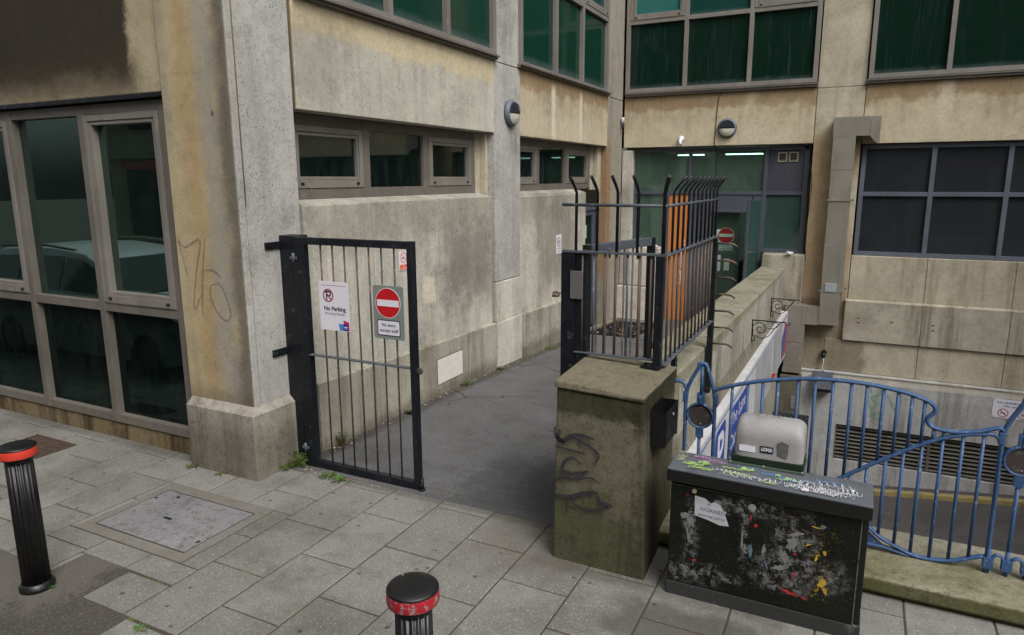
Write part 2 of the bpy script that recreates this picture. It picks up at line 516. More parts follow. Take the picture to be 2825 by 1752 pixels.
m_int = flat('interior_wall', srgb(150, 172, 158), .9)
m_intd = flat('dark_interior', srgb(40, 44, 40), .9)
m_intp = flat('pale_interior', srgb(130, 150, 140), .9)
em = M('strip_light'); em.b.inputs['Emission Color'].default_value = (.85, 1, .92, 1); em.b.inputs['Emission Strength'].default_value = 16
m_emit = em.done((.9, .9, .9, 1), .5)
m_navy = paint('navy_black_paint', srgb(18, 21, 27), .42, wear=srgb(80, 84, 88), wearamt=.2, wscale=16, bumpy=.25, dirt=srgb(52, 58, 66), dirtamt=.3, spec=.35)
m_navyw = paint('worn_navy_paint', srgb(78, 84, 92), .5, wear=srgb(120, 124, 124), wearamt=.35, wscale=18, bumpy=.25)
m_bar = paint('rusty_bar_paint', srgb(64, 64, 60), .6, wear=srgb(120, 84, 58), wearamt=.6, wscale=12, bumpy=.3)
m_rustbar = paint('rusted_bar', srgb(92, 78, 68), .7, wear=srgb(116, 84, 62), wearamt=.6, wscale=10, bumpy=.3)
m_rust = paint('rust', srgb(78, 62, 52), .85, wear=srgb(64, 44, 32), wearamt=.4, wscale=30, bumpy=.5)
m_black = paint('black_gloss_paint', srgb(15, 15, 16), .42, wear=srgb(70, 66, 62), wearamt=.04, wscale=22, bumpy=.15)
m_redband = paint('bright_red_band', srgb(222, 68, 50), .4, wear=srgb(190, 60, 46), wearamt=.3, wscale=8, bumpy=.05)
m_redworn = paint('scuffed_red_band', srgb(160, 28, 40), .45, wear=srgb(140, 134, 130), wearamt=.95, wscale=46, bumpy=.3)
m_blue = paint('blue_paint', srgb(50, 82, 124), .55, wear=srgb(108, 124, 148), wearamt=.45, wscale=34, bumpy=.6, dirt=srgb(34, 50, 78), dirtamt=.7)
m_bronze = paint('dark_bronze_plate', srgb(66, 58, 56), .5, wear=srgb(82, 92, 90), wearamt=.4, wscale=20, bumpy=.15)
m_white = flat('white_sign', srgb(216, 214, 222), .4, var=.04)
m_whited = flat('dull_white', srgb(196, 198, 198), .6)
m_red = flat('sign_red', srgb(186, 26, 34), .4, var=.06)
m_redg = flat('red_behind_glass', srgb(132, 34, 34), .3)
m_whiteg = flat('white_behind_glass', srgb(150, 178, 164), .3)
m_redd = flat('sign_dark_red', srgb(150, 26, 44), .4)
m_greysign = flat('sign_grey', srgb(122, 130, 124), .5, var=.08)
m_ink = flat('ink', srgb(24, 24, 40), .5)
m_inkg = flat('grey_ink', srgb(84, 84, 96), .5)
m_inkb = flat('blue_ink', srgb(70, 80, 132), .5)
m_orangeS = flat('sign_orange', srgb(222, 98, 66), .5)
m_orange = flat('orange_panel', srgb(188, 120, 66), .45, var=.05)
m_dred = flat('dark_crimson', srgb(150, 30, 80), .5); m_purple = flat('logo_purple', srgb(70, 30, 130), .4); m_cyan = flat('logo_blue', srgb(70, 130, 205), .4); m_mag = flat('logo_magenta', srgb(178, 36, 100), .4)
m_steel = paint('galvanised_steel', srgb(140, 136, 126), .5, wear=srgb(165, 162, 152), wearamt=.2, wscale=5, bumpy=.06, dirt=srgb(104, 94, 78), dirtamt=.5, metal=.25)
m_lampg = paint('grey_lamp_body', srgb(98, 106, 118), .5, bumpy=.1, dirt=srgb(60, 64, 72), dirtamt=.5)
m_diff = flat('lamp_diffuser', srgb(190, 190, 172), .4)
m_coil = flat('black_iron', srgb(24, 25, 28), .6)
m_yellow = paint('yellow_kerb_paint', srgb(152, 136, 88), .8, wear=srgb(110, 98, 70), wearamt=.8, wscale=9, bumpy=.3)
m_alu = paint('scratched_aluminium', srgb(160, 158, 157), .6, wear=srgb(116, 106, 104), wearamt=.18, wscale=34, metal=.1, bumpy=.2, dirt=srgb(112, 112, 110), dirtamt=.6)
m_dgreen = paint('dark_green_paint', srgb(22, 36, 20), .5, wear=srgb(60, 74, 50), wearamt=.05, bumpy=.05)
m_leaf = flat('weed_leaf', srgb(66, 112, 44), .6, var=.45)
m_leafd = flat('dark_weed_leaf', srgb(46, 84, 36), .6, var=.4)
m_stem = flat('weed_stem', srgb(110, 104, 60), .8)
m_dry = flat('dry_leaf', srgb(150, 118, 74), .9, var=.4)
m_palegreen = flat('pale_green_paint', srgb(160, 186, 120), .6, var=.3)
m_scuff = flat('scuff', srgb(120, 104, 106), .8)
m_litter = flat('litter_white', srgb(206, 204, 206), .8)

# ground materials
def mk_slab():
    m = M('paving_slab')
    at = m.N("ShaderNodeAttribute"); at.attribute_name = 'tone'
    base = m.mix(at.outputs['Fac'], srgb(122, 120, 115), srgb(131, 129, 124))
    col = m.mix(m.step(m.noise(1.1, 5, .65), .42, .7, 0, .5), base, srgb(86, 84, 80))
    col = m.mix(m.step(m.noise(5.5, 5, .7, off=(2, 3, 0)), .48, .74, 0, .3), col, srgb(76, 73, 67))
    gt = m.noise(55, 4, .85)
    col = mul(m, m.step(gt, .34, .54, .75, 0), col, .55)
    pale = m.math('MULTIPLY', m.step(m.voro(60), .14, .34, 1, 0), m.step(m.noise(33, 2, .6), .48, .56))
    col = m.mix(m.math('MULTIPLY', pale, .6), col, srgb(178, 176, 172))
    blk = m.math('MULTIPLY', m.step(m.voro(47, v=m.scaled(m.pos(), 1, 1, 1, (3, 3, 3))), .12, .3, 1, 0), m.step(m.noise(29, 2, .6, off=(5, 5, 5)), .54, .6))
    col = mul(m, m.math('MULTIPLY', blk, .8), col, .35)
    # corner dirt and trodden grime
    col = mul(m, m.step(m.math('ADD', m.noise(1.9, 8, .75, off=(8, 1, 0)), m.math('MULTIPLY', m.math('SUBTRACT', gt, .5), .5)), .52, .66, 0, .8), col, .72)
    # chewing gum marks
    g = m.N("ShaderNodeTexVoronoi", feature='F1'); g.inputs['Scale'].default_value = 5.5; m.L(m.pos(), g.inputs['Vector'])
    gum = m.math('MULTIPLY', m.step(m.math('MULTIPLY_ADD', m.noise(30, 2, .5), .05, g.outputs['Distance']), .095, .125, 1, 0), m.step(m.sep(g.outputs['Color'])[0], .30, .34))
    col = m.mix(m.math('MULTIPLY', gum, .75), col, srgb(58, 57, 56))
    for lim in ({'X': (-12, -4.4, .05), 'Y': (4.0, 4.5, .04)}, {'X': (-1.8, -.2, .05), 'Y': (3.82, 4.5, .05)}, {'X': (-4.4, -1.6, .05), 'Y': (4.27, 4.5, .03)}):  # dirt bands at wall, gate, pier and cabinet feet, with contact shade painted in
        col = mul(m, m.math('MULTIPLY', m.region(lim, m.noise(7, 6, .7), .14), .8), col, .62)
    for lim, ns, a_ in (({'X': (-3.9, -3.2, .1), 'Y': (3.4, 3.9, .1)}, 3, .7), ({'X': (-2.9, -2.2, .1), 'Y': (2.2, 2.9, .1)}, 3.3, .8), ({'X': (-6.2, -5.3, .1), 'Y': (3.0, 3.6, .1)}, 3.1, .8)):
        col = mul(m, m.math('MULTIPLY', m.region(lim, m.noise(ns, 8, .75), a_), .55), col, .66)
    # damp stain by the cabinet
    st = m.region({'X': (-1.15, -.35, .1), 'Y': (3.35, 3.75, .08)}, m.noise(5, 5, .6), .45)
    col = m.mix(m.math('MULTIPLY', st, .65), col, srgb(70, 68, 60))
    st = m.region({'X': (-2.3, -1.5, .1), 'Y': (3.7, 4.4, .15)}, m.noise(4, 5, .6, off=(1, 4, 0)), .5)
    col = m.mix(m.math('MULTIPLY', st, .35), col, srgb(86, 80, 70))
    m.bump(m.noise(120, 2, .6), .3, .003)
    return m.done(col, .9, spec=.2)
def mk_joint():
    m = M('mossy_joint')
    c = m.mix(m.step(m.noise(6, 4, .6), .55, .68), srgb(74, 68, 58), srgb(92, 100, 56))
    return m.done(c, .95, spec=.1)
def mk_asphalt(name, base, dark, cracks=True, stain=None, gr=1.0):
    m = M(name)
    col = m.mix(m.step(m.noise(.8, 5, .6), .35, .7), base, tuple(v*.8 for v in base[:3])+(1,))
    gt = m.noise(60*gr, 4, .85)
    col = mul(m, m.step(gt, .36, .56, .8, 0), col, .5)
    pl = m.math('MULTIPLY', m.step(m.voro(70*gr), .14, .36, 1, 0), m.step(m.noise(41, 2, .6), .5, .58))
    col = m.mix(m.math('MULTIPLY', pl, .5), col, srgb(150, 148, 144))
    col = mul(m, m.step(m.noise(1.6, 8, .75, off=(2, 6, 1)), .48, .62, 0, .7), col, .78)
    col = m.mix(m.step(m.noise(4, 5, .7), .5, .75, 0, .35), col, dark)
    h = gt
    if cracks:
        wv = m.N("ShaderNodeVectorMath", operation='ADD')
        nz = m.N("ShaderNodeTexNoise"); nz.inputs['Scale'].default_value = 3.0; nz.inputs['Detail'].default_value = 5
        m.L(m.pos(), nz.inputs['Vector'])
        sc_ = m.N("ShaderNodeVectorMath", operation='SCALE'); sc_.inputs[3].default_value = .55
        m.L(nz.outputs['Color'], sc_.inputs[0]); m.L(m.pos(), wv.inputs[0]); m.L(sc_.outputs[0], wv.inputs[1])
        cr = m.voro(.95, 'DISTANCE_TO_EDGE', wv.outputs[0])
        where = m.math('MULTIPLY', m.step(m.noise(.9, 2, .5, off=(3, 8, 0)), .44, .6), m.step(m.sep()[1], 5.4, 7.0))
        k = m.math('MULTIPLY', m.step(cr, .004, .018, 1, 0), where)
        col = m.mix(m.math('MULTIPLY', k, .8), col, srgb(40, 38, 36))
        h = m.math('SUBTRACT', h, m.math('MULTIPLY', k, 2.0))
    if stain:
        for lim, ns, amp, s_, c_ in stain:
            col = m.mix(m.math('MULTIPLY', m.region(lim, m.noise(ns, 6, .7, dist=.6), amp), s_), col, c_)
    m.bump(h, .4, .004)
    return m.done(col, m.step(m.noise(3, 3, .5), .3, .7, .72, .9), spec=.25)
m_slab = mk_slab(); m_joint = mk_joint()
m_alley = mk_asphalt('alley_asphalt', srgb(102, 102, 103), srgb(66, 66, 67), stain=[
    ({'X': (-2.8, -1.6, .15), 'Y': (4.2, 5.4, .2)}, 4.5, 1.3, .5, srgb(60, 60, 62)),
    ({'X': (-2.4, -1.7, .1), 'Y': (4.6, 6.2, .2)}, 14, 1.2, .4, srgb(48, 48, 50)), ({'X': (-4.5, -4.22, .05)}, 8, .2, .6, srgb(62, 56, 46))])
m_patch = mk_asphalt('patch_asphalt', srgb(82, 78, 72), srgb(56, 54, 50), cracks=False, stain=[
    ({'X': (-5.2, -4.2, .1), 'Y': (2.0, 2.7, .1)}, 12, .8, .28, srgb(120, 116, 108))])
m_road = mk_asphalt('road_asphalt', srgb(84, 82, 82), srgb(54, 52, 52), cracks=False)
m_cover = concrete('cover_concrete', srgb(134, 134, 135), srgb(52, 52, 56), speck=1.0, crust=1.0, grime=.2, streak=.05, grain=.7)
m_coverf = concrete('cover_surround_concrete', srgb(124, 121, 114), srgb(96, 88, 76), speck=.15, grime=.3, streak=.1)
m_pier = concrete('mossy_pier_concrete', srgb(114, 110, 92), srgb(30, 31, 22), speck=.9, crust=1.0, grime=.75, streak=.75, bumpy=.5, spots=[
    (srgb(44, 48, 26), .75, {'Z': (1.03, 1.188, .02)}, 4, .1),
    (srgb(60, 62, 32), .6, {'Z': (-.2, .55, .15)}, 2.5, .9),
    (srgb(52, 46, 36), .5, {'X': (-1.12, -1.0, .03)}, 4, .2),
    (srgb(122, 116, 98), .8, {'Z': (1.195, 1.5, .004)}, 6, .02)])
m_parapet = concrete('lichened_parapet_concrete', srgb(176, 173, 160), srgb(84, 80, 66), speck=.5, crust=.9, grime=.5, streak=.55, bumpy=.8, spots=[
    (srgb(112, 108, 80), .5, {'Z': (.84, 1.2, .02)}, 12, .25)])
m_rough = concrete('rough_ledge_concrete', srgb(138, 134, 120), srgb(76, 72, 60), crust=1.0, speck=.8, grime=.5, streak=.3, bumpy=1.0, grain=.5)
m_coping = concrete('mossy_coping_concrete', srgb(160, 156, 138), srgb(84, 80, 58), crust=1.0, speck=.8, grime=.5, streak=.1, bumpy=.6, spots=[
    (srgb(70, 72, 40), .75, {'Z': (-.2, .118, .004)}, 5, .02),
    (srgb(98, 98, 52), .4, {'Y': (4.3, 4.8, .12)}, 3, .5)])

# ================================================================== GROUND
ALL = [(4.36, 0.0), (7.0, -.04), (8.5, -.09), (10.5, -.18), (13.0, -.31), (14.6, -.34)]
def az(y):
    if y <= ALL[0][0]: return ALL[0][1]
    for (a, za), (b_, zb) in zip(ALL, ALL[1:]):
        if y <= b_: return za + (zb-za)*(y-a)/(b_-a)
    return ALL[-1][1]
# ground: one sheet to the horizon, with the sunken car-park ramp left open
gb = B()
X0, X1, Y0, Y1 = -120, 120, -120, 120
VX0, VX1, VY0, VY1 = -1.45, 12.0, 4.9, 14.0
zg = -.16
for (a, b_, c_, d_) in ((X0, VX0, Y0, Y1), (VX0, VX1, Y0, 4.4), (VX1, X1, Y0, Y1), (VX0, VX1, VY1, Y1)):
    zz = -.45 if (a, c_) == (X0, Y0) else zg
    gb.face([(a, c_, -.45), (b_, c_, -.45), (b_, d_, -.45), (a, d_, -.45)])
label(gb.build('ground', m_patch), kind='structure')
rb = B()
rb.face([(X0, -7.2, -.13), (X1, -7.2, -.13), (X1, 1.1, -.13), (X0, 1.1, -.13)])
label(rb.build('road', m_road), kind='structure')
kb = B()
for i in range(-16, 16):
    kb.box(i*.9+.004, i*.9+.896, 1.0, 1.14, -.3, -.005)
label(kb.build('kerb', m_coverf, bevel=.01), kind='structure')

# pavement of staggered slabs
CW, CL = .457, .665
def in_rect(x, y, r): return r[0] < x < r[1] and r[2] < y < r[3]
ASP = [(-5.6, -4.56, .9, 2.36), (-4.57, -4.10, .9, 2.59), (-4.11, -3.65, .9, 2.26), (-2.3, -1.05, .9, 1.99)]
HOLES = [(-5.02, -3.88, 2.79, 3.63)]
pv = bmesh.new()
tone = pv.loops.layers.float_color.new('tone')
def add_slab(x0, x1, y0, y1, z):
    g = .0058
    x0 += g; x1 -= g; y0 += g; y1 -= g
    if x1-x0 < .02 or y1-y0 < .02: return
    j = [random.uniform(-.0012, .0012) for _ in range(4)]
    t = random.random()
    c = .006
    lo = [(x0, y0), (x1, y0), (x1, y1), (x0, y1)]
    hi = [(x0+c, y0+c), (x1-c, y0+c), (x1-c, y1-c), (x0+c, y1-c)]
    va = [pv.verts.new((x, y, z-.03)) for x, y in lo]
    vb = [pv.verts.new((x, y, z-.003+jj)) for (x, y), jj in zip(lo, j)]
    vc = [pv.verts.new((x, y, z+jj)) for (x, y), jj in zip(hi, j)]
    fs = [pv.faces.new(vc)]
    for k in range(4):
        fs.append(pv.faces.new((va[k], va[(k+1) % 4], vb[(k+1) % 4], vb[k])))
        fs.append(pv.faces.new((vb[k], vb[(k+1) % 4], vc[(k+1) % 4], vc[k])))
    for f in fs:
        for l in f.loops: l[tone] = (t, t, t, 1)
def clip_slab(x0, x1, y0, y1, z, rects):
    """cut a slab round rectangular openings by splitting on a grid"""
    parts = [(x0, x1, y0, y1)]
    for r in rects:
        new = []
        for (a, b_, c_, d_) in parts:
            if a >= r[1] or b_ <= r[0] or c_ >= r[3] or d_ <= r[2]:
                new.append((a, b_, c_, d_)); continue
            if c_ < r[2]: new.append((a, b_, c_, r[2]))
            if d_ > r[3]: new.append((a, b_, r[3], d_))
            cc, dd_ = max(c_, r[2]), min(d_, r[3])
            if a < r[0]: new.append((a, r[0], cc, dd_))
            if b_ > r[1]: new.append((r[1], b_, cc, dd_))
        parts = new
    for p in parts: add_slab(*p, z)
for i in range(-26, 18):
    x0 = -1.88 + i*CW; x1 = x0 + CW
    ph = 3.245 if i % 2 == 1 else 3.575-CL
    if x0 < -4.6: ph += .05
    for j in range(-4, 3):
        y0 = ph + j*CL; y1 = y0 + CL
        top = 4.36 if -4.6 < (x0+x1)/2 < -1.2 else (4.12 if x0 < -4.38 else 4.5)
        y0, y1 = max(y0, 1.14), min(y1, top)
        if y1 <= y0: continue
        clip_slab(x0, x1, y0, y1, 0, ASP + HOLES)
# narrow edging slabs across the alley mouth come from the clipping above
me = bpy.data.meshes.new('pavement'); pv.to_mesh(me); pv.free()
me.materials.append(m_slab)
o = bpy.data.objects.new('pavement', me); C.objects.link(o); label(o, kind='structure')
jb = B(); jb.face([(-14, 1.14, -.006), (6.2, 1.14, -.006), (6.2, 4.5, -.006), (-14, 4.5, -.006)])
label(jb.build('joint_bed', m_joint), kind='structure')
ab = B()
for r in ASP:
    ab.box(r[0]+.003*(ASP.index(r) % 2), r[1], r[2]+.24, r[3], -.03, -.002-.001*ASP.index(r))
label(ab.build('asphalt_patch', m_patch), kind='structure')
al = B()
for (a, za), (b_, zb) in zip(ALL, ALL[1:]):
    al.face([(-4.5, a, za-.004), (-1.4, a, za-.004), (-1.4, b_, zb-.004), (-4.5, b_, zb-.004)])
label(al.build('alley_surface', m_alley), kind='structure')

# sunken ramp
def rz(x): return -3.12 + .115*(x-.55)
rp = B()
rp.face([(-1.5, 4.9, rz(-1.5)), (12, 4.9, rz(12)), (12, 13.4, rz(12)), (-1.5, 13.4, rz(-1.5))])
label(rp.build('ramp_road', m_road), kind='structure')
fw = B()
fw.hexa([(-1.5, 13.47, rz(-1.5)-.2), (12, 13.47, rz(12)-.2), (12, 13.9, rz(12)-.2), (-1.5, 13.9, rz(-1.5)-.2),
         (-1.5, 13.47, rz(-1.5)+.07), (12, 13.47, rz(12)+.07), (12, 13.9, rz(12)+.07), (-1.5, 13.9, rz(-1.5)+.07)])
label(fw.build('ramp_footway', m_road), kind='structure')
yk = B()
for i in range(15):
    a, b_ = -1.5+i*.9+.003, -1.5+(i+1)*.9-.003
    yk.hexa([(a, 13.34, rz(a)-.1), (b_, 13.34, rz(b_)-.1), (b_, 13.468, rz(b_)-.1), (a, 13.468, rz(a)-.1),
             (a, 13.34, rz(a)+.085), (b_, 13.34, rz(b_)+.085), (b_, 13.468, rz(b_)+.085), (a, 13.468, rz(a)+.085)])
label(yk.build('yellow_kerb', m_yellow, bevel=.012), kind='structure')

# ================================================================== OFFICE BUILDING
bld = thing('office_building', 'concrete office building with green glass upper windows around the alley', 'building', (-4.42, 9, 0))
J = .006
def wallrow(f, us, v0, v1, d0, d1, name, mat, bevel=.006, back=True):
    b = B()
    for a, c in zip(us, us[1:]):
        b.fbox(f, a+J/2, c-J/2, v0, v1, d0, d1)
    o = b.build(name, mat, bld, bevel=bevel)
    return o
def slopebox(b, f, u0, u1, v0, v1a, v1b, d0, d1, cham=.03):
    b.hexa([f.p(u0, v0, d1), f.p(u1, v0, d1), f.p(u1, v0, d0), f.p(u0, v0, d0),
            f.p(u0, v1a-cham, d1), f.p(u1, v1b-cham, d1), f.p(u1, v1b, d0), f.p(u0, v1a, d0)])

# solid cores so no light leaks (set back behind the facing)
core = B()
core.box(-14, -4.85, 4.35, 4.7, -.4, 9)       # behind nothing visible: first pilaster core end
core = B()
core.box(-4.95, -4.62, 4.1, 4.72, -.4, 8.5)
core.fbox(FL, 4.6, 13.9, -.6, 2.24, -.42, -.235)
core.fbox(FL, 4.6, 13.9, 3.12, 8.5, -.42, -.235)
core.fbox(FL, 8.30, 9.16, 2.2, 3.13, -.45, -.232)
core.fbox(FB, -4.6, 12, 3.12, 8.5, -.6, -.205)
core.fbox(FB, -.93, -.1, -3.4, 3.13, -.6, -.202)
core.fbox(FB, -.1, 12, -3.4, 1.1, -.6, -.206)
core.fbox(FS, -14, -4.9, 3.25, 8.5, -.45, -.19)
core.fbox(FS, -14, -5.2, -.4, .16, -.45, -.12)
core.build('wall_core', m_dark, bld)

# --- corner pilaster
b = B(); b.box(-5.22, -4.45, 4.03, 4.20, .6, 8.5); b.build('corner_pilaster', m_pilf, bld, bevel=.012)
b = B(); b.box(-4.75, -4.44, 4.035, 4.10, .595, 8.5)
b.box(-4.75, -4.447, 4.108, 4.71, .595, 8.5)
b.build('pilaster_side', m_pil, bld, bevel=.006)
b = B(); b.tube([(-4.443, 4.104, 2.3), (-4.443, 4.104, 8.4)], .006, 6); b.tube([(-4.438, 4.716, 3.12), (-4.438, 4.716, 8.4)], .007, 6)
b.build('mastic_joint', flat('ochre_mastic', srgb(168, 140, 90), .8), bld)
b = B()
b.hexa([(-5.2, 3.955, -.3), (-4.39, 3.955, -.3), (-4.39, 4.72, -.3), (-5.2, 4.72, -.3), (-5.2, 3.955, .57), (-4.39, 3.955, .57), (-4.39, 4.72, .57), (-5.2, 4.72, .57)])
b.hexa([(-5.2, 3.955, .57), (-4.39, 3.955, .57), (-4.39, 4.72, .57), (-5.2, 4.72, .57), (-5.2, 4.03, .63), (-4.45, 4.03, .63), (-4.45, 4.72, .63), (-5.2, 4.72, .63)])
b.build('pilaster_plinth', m_plinth, bld, bevel=.008)
# --- street front: soot-stained panel, black lintel flashing, base strip
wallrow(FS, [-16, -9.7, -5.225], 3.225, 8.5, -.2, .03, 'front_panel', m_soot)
b = B(); b.fbox(FS, -16, -5.235, 3.185, 3.222, -.1, .055); b.build('flashing', m_navy, bld, bevel=.004)
b = B(); b.fbox(FS, -16, -5.2, -.3, .175, -.2, -.02); b.build('base_strip', concrete('stained_base_concrete', srgb(128, 114, 88), srgb(66, 54, 36), speck=.4, grime=.8, streak=.9), bld, bevel=.004)
b = B(); b.fbox(FS, -5.285, -5.20, .5, 3.2, -.16, -.06); b.fbox(FS, -5.272, -5.258, .57, 3.2, -.06, -.035); b.build('jamb', m_back, bld)

def window(name, f, us, vs, fw, d0, d1, fmat, gmat, sash=(), glass_d=None, sill=True, smat=None, gmats=None, jut=0.0, parent=None, hand=True, lab=None, mw=None):
    """us, vs: mullion centre lines; frame mesh + pane children + sashes"""
    mw = mw or fw
    b = B()
    for i, u in enumerate(us):
        e = fw/2 if i in (0, len(us)-1) else mw/2
        b.fbox(f, u-e, u+e, vs[0]-fw/2, vs[-1]+fw/2, d0, d1)
    for j, v in enumerate(vs):
        for a, c, i in zip(us, us[1:], range(99)):
            ea = fw/2 if i == 0 else mw/2
            ec = fw/2 if i == len(us)-2 else mw/2
            b.fbox(f, a+ea, c-ec, v-fw/2, v+fw/2, d0+.002, d1-.004)
    fo = b.build(name, fmat, parent or bld, bevel=.003)
    gd = glass_d if glass_d is not None else (d0+d1)/2
    for i in range(len(us)-1):
        for j in range(len(vs)-1):
            gm = (gmats or {}).get((i, j), gmat)
            a, c = us[i]+.3*fw, us[i+1]-.3*fw
            p, q = vs[j]+.3*fw, vs[j+1]-.3*fw
            pb = B(); pb.fbox(f, a, c, p, q, gd-.004, gd)
            pb.build('pane', gm, fo)
            if (i, j) in sash:
                sw = .055
                sb = B()
                A, Cc, P_, Q = us[i]+(fw if i == 0 else mw)/2+.004, us[i+1]-(fw if i == len(us)-2 else mw)/2-.004, vs[j]+fw/2+.004, vs[j+1]-fw/2-.004
                for (x0, x1, y0, y1) in ((A, A+sw, P_, Q), (Cc-sw, Cc, P_, Q), (A+sw, Cc-sw, Q-sw, Q), (A+sw, Cc-sw, P_, P_+sw*1.3)):
                    sb.fbox(f, x0, x1, y0, y1, d0+.01, d1+.006)
                # inner bead
                s2 = sw+.004
                for (x0, x1, y0, y1) in ((A+s2, A+s2+.03, P_+s2*1.25, Q-s2), (Cc-s2-.03, Cc-s2, P_+s2*1.25, Q-s2), (A+s2+.03, Cc-s2-.03, Q-s2-.03, Q-s2), (A+s2+.03, Cc-s2-.03, P_+s2*1.25, P_+s2*1.25+.03)):
                    sb.fbox(f, x0, x1, y0, y1, d0+.01, d1-.004)
                sb.build('sash', smat or fmat, fo, bevel=.003)
                if hand:
                    hb = B()
                    for hx in (A+.10, Cc-.10):
                        hb.fbox(f, hx-.02, hx+.02, P_+.025, P_+.05, d1+.006, d1+.013)
                    hb.build('sash_lock', m_coil, fo)
    return fo
# --- street front windows
window('window', FS, [-8.67, -7.555, -6.43, -5.335], [.212, 1.33, 3.13], .085, -.10, .0, m_frame, m_gl_front,
       sash={(2, 1), (0, 1)}, glass_d=-.07, gmats={(0, 0): m_gl_low, (1, 0): m_gl_low, (2, 0): m_gl_low}, smat=m_framel)
window('window', FS, [-12.1, -10.9, -9.8, -8.76], [.212, 1.33, 3.13], .085, -.10, .0, m_frame, m_gl_front, glass_d=-.07,
       gmats={(0, 0): m_gl_low, (1, 0): m_gl_low, (2, 0): m_gl_low})
# room behind the street windows
b = B()
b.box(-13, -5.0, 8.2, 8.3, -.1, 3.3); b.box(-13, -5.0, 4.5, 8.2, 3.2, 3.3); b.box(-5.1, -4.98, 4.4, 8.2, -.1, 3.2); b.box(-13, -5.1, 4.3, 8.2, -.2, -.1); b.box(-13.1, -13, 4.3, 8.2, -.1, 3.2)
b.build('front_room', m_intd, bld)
b = B(); b.box(-7.2, -6.6, 6.5, 6.62, 3.16, 3.19); b.box(-9.4, -8.8, 6.2, 6.32, 3.16, 3.19); b.build('ceiling_light', m_emit, bld)
b = B(); b.box(-6.35, -5.9, 6.9, 7.3, 0, 2.3); b.box(-8.2, -7.5, 7.6, 8.0, 0, 1.9); b.build('room_cupboard', m_intp, bld)

# --- side wall bay 1 and 2
def side_bay(y0, y1, w0, w1, mull, sash, pt, gy, yend, join, gm):
    wallrow(FL, [y0, y1], 3.1, 4.03, -.21, 0, 'wall_band', m_band if y0 < 6 else m_band2)
    # window
    window('window', FL, mull, [2.375, 3.045], .10, -.26, -.19, m_frame, m_gl_bay, sash=sash, glass_d=-.225, smat=m_framel, mw=.115, gmats=gm)
    # sill wall in panels
    wallrow(FL, join, .3, 2.285 if y0 < 6 else 2.26, -.2, 0, 'sill_wall', m_wall, bevel=.014)
    b = B()
    b.hexa([FL.p(y0, 2.24, -.012), FL.p(yend-.012, 2.24, -.012), FL.p(yend-.012, 2.24, -.2), FL.p(y0, 2.24, -.2), FL.p(y0, 2.292, -.02), FL.p(yend-.02, 2.275, -.02), FL.p(yend-.02, 2.325, -.2), FL.p(y0, 2.325, -.2)])
    b.build('window_sill', m_wall, bld)
    b = B()
    slopebox(b, FL, y0, yend+.0, -.6, pt[0], pt[1], -.1, .055)
    b.build('wall_plinth', m_wallplinth, bld, bevel=.006)
side_bay(4.725, 8.335, 0, 0, [4.78, 5.885, 6.99, 8.085], {(0, 0), (2, 0)}, (.68, .595), 0, 8.24, [4.725, 5.70, 6.87, 8.24], {})
side_bay(9.115, 12.86, 0, 0, [9.17, 10.13, 11.27, 12.4], {(0, 0), (2, 0)}, (.57, .50), 0, 11.78, [9.115, 10.35, 11.78], {})
# jambs / reveals
b = B()
for q in ((8.14, 8.27, 2.30, -.19), (8.275, 8.335, .55, -.105), (12.46, 12.62, 2.30, -.19), (12.66, 12.87, 1.95, -.12)):
    b = B(); b.fbox(FL, q[0], q[1], q[2], 3.095, -.235, q[3]); b.build('reveal', m_back, bld, bevel=.004)
# middle pilaster
b = B(); b.fbox(FL, 8.341, 9.11, 4.0, 8.5, -.22, .0); b.fbox(FL, 8.341, 9.11, 1.12, 3.992, -.22, .0); b.build('pilaster', m_pil, bld, bevel=.008)
b = B(); b.fbox(FL, 8.341, 9.11, .55, 1.11, -.22, .015)
slopebox(b, FL, 8.341, 9.11, -.6, .55, .55, -.1, .03, 0)
b.build('pilaster_base', m_wall, bld, bevel=.012)
# corner pilaster at the back
b = B(); b.fbox(FL, 12.88, 13.75, 4.0, 8.5, -.22, .0); b.fbox(FL, 12.88, 13.75, -.5, 3.992, -.22, .0); b.build('back_pilaster', concrete('back_pilaster_concrete', srgb(160, 154, 140), DK, speck=.3, grime=.25, streak=.35, spots=[(srgb(150, 110, 62), .6, {'Y': (12.8, 13.1, .06), 'Z': (.6, 3.2, .2)}, 2, .15)]), bld, bevel=.008)
# upper windows of the side wall
window('upper_window', FL, [4.78, 6.08, 7.18, 8.3], [4.085, 5.35, 6.6, 8.2], .075, -.06, .045, m_framel, m_greenL, glass_d=-.02, sash={(0, 1), (2, 1)},
       gmats={(i, j): m_greenT for i in range(3) for j in (1, 2)})
window('upper_window', FL, [9.09, 10.33, 11.45, 12.7], [4.06, 5.3, 6.6, 8.2], .075, -.06, .045, m_framel, m_greenL, glass_d=-.02, sash={(2, 1)},
       gmats={(i, j): m_greenT for i in range(3) for j in (1, 2)})
b = B()
for (a, c) in ((4.73, 8.36), (9.02, 12.82)):
    b.fbox(FL, a, c, 4.034, 4.055, -.1, .085); b.fbox(FL, a, c, 4.008, 4.034, -.1, .05)
for (a, c) in ((-4.36, -.89), (-.14, 5.5)):
    b.fbox(FB, a, c, 4.10, 4.122, -.1, .085); b.fbox(FB, a, c, 4.06, 4.10, -.1, .06)
b.build('sill_flashing', m_frame, bld)

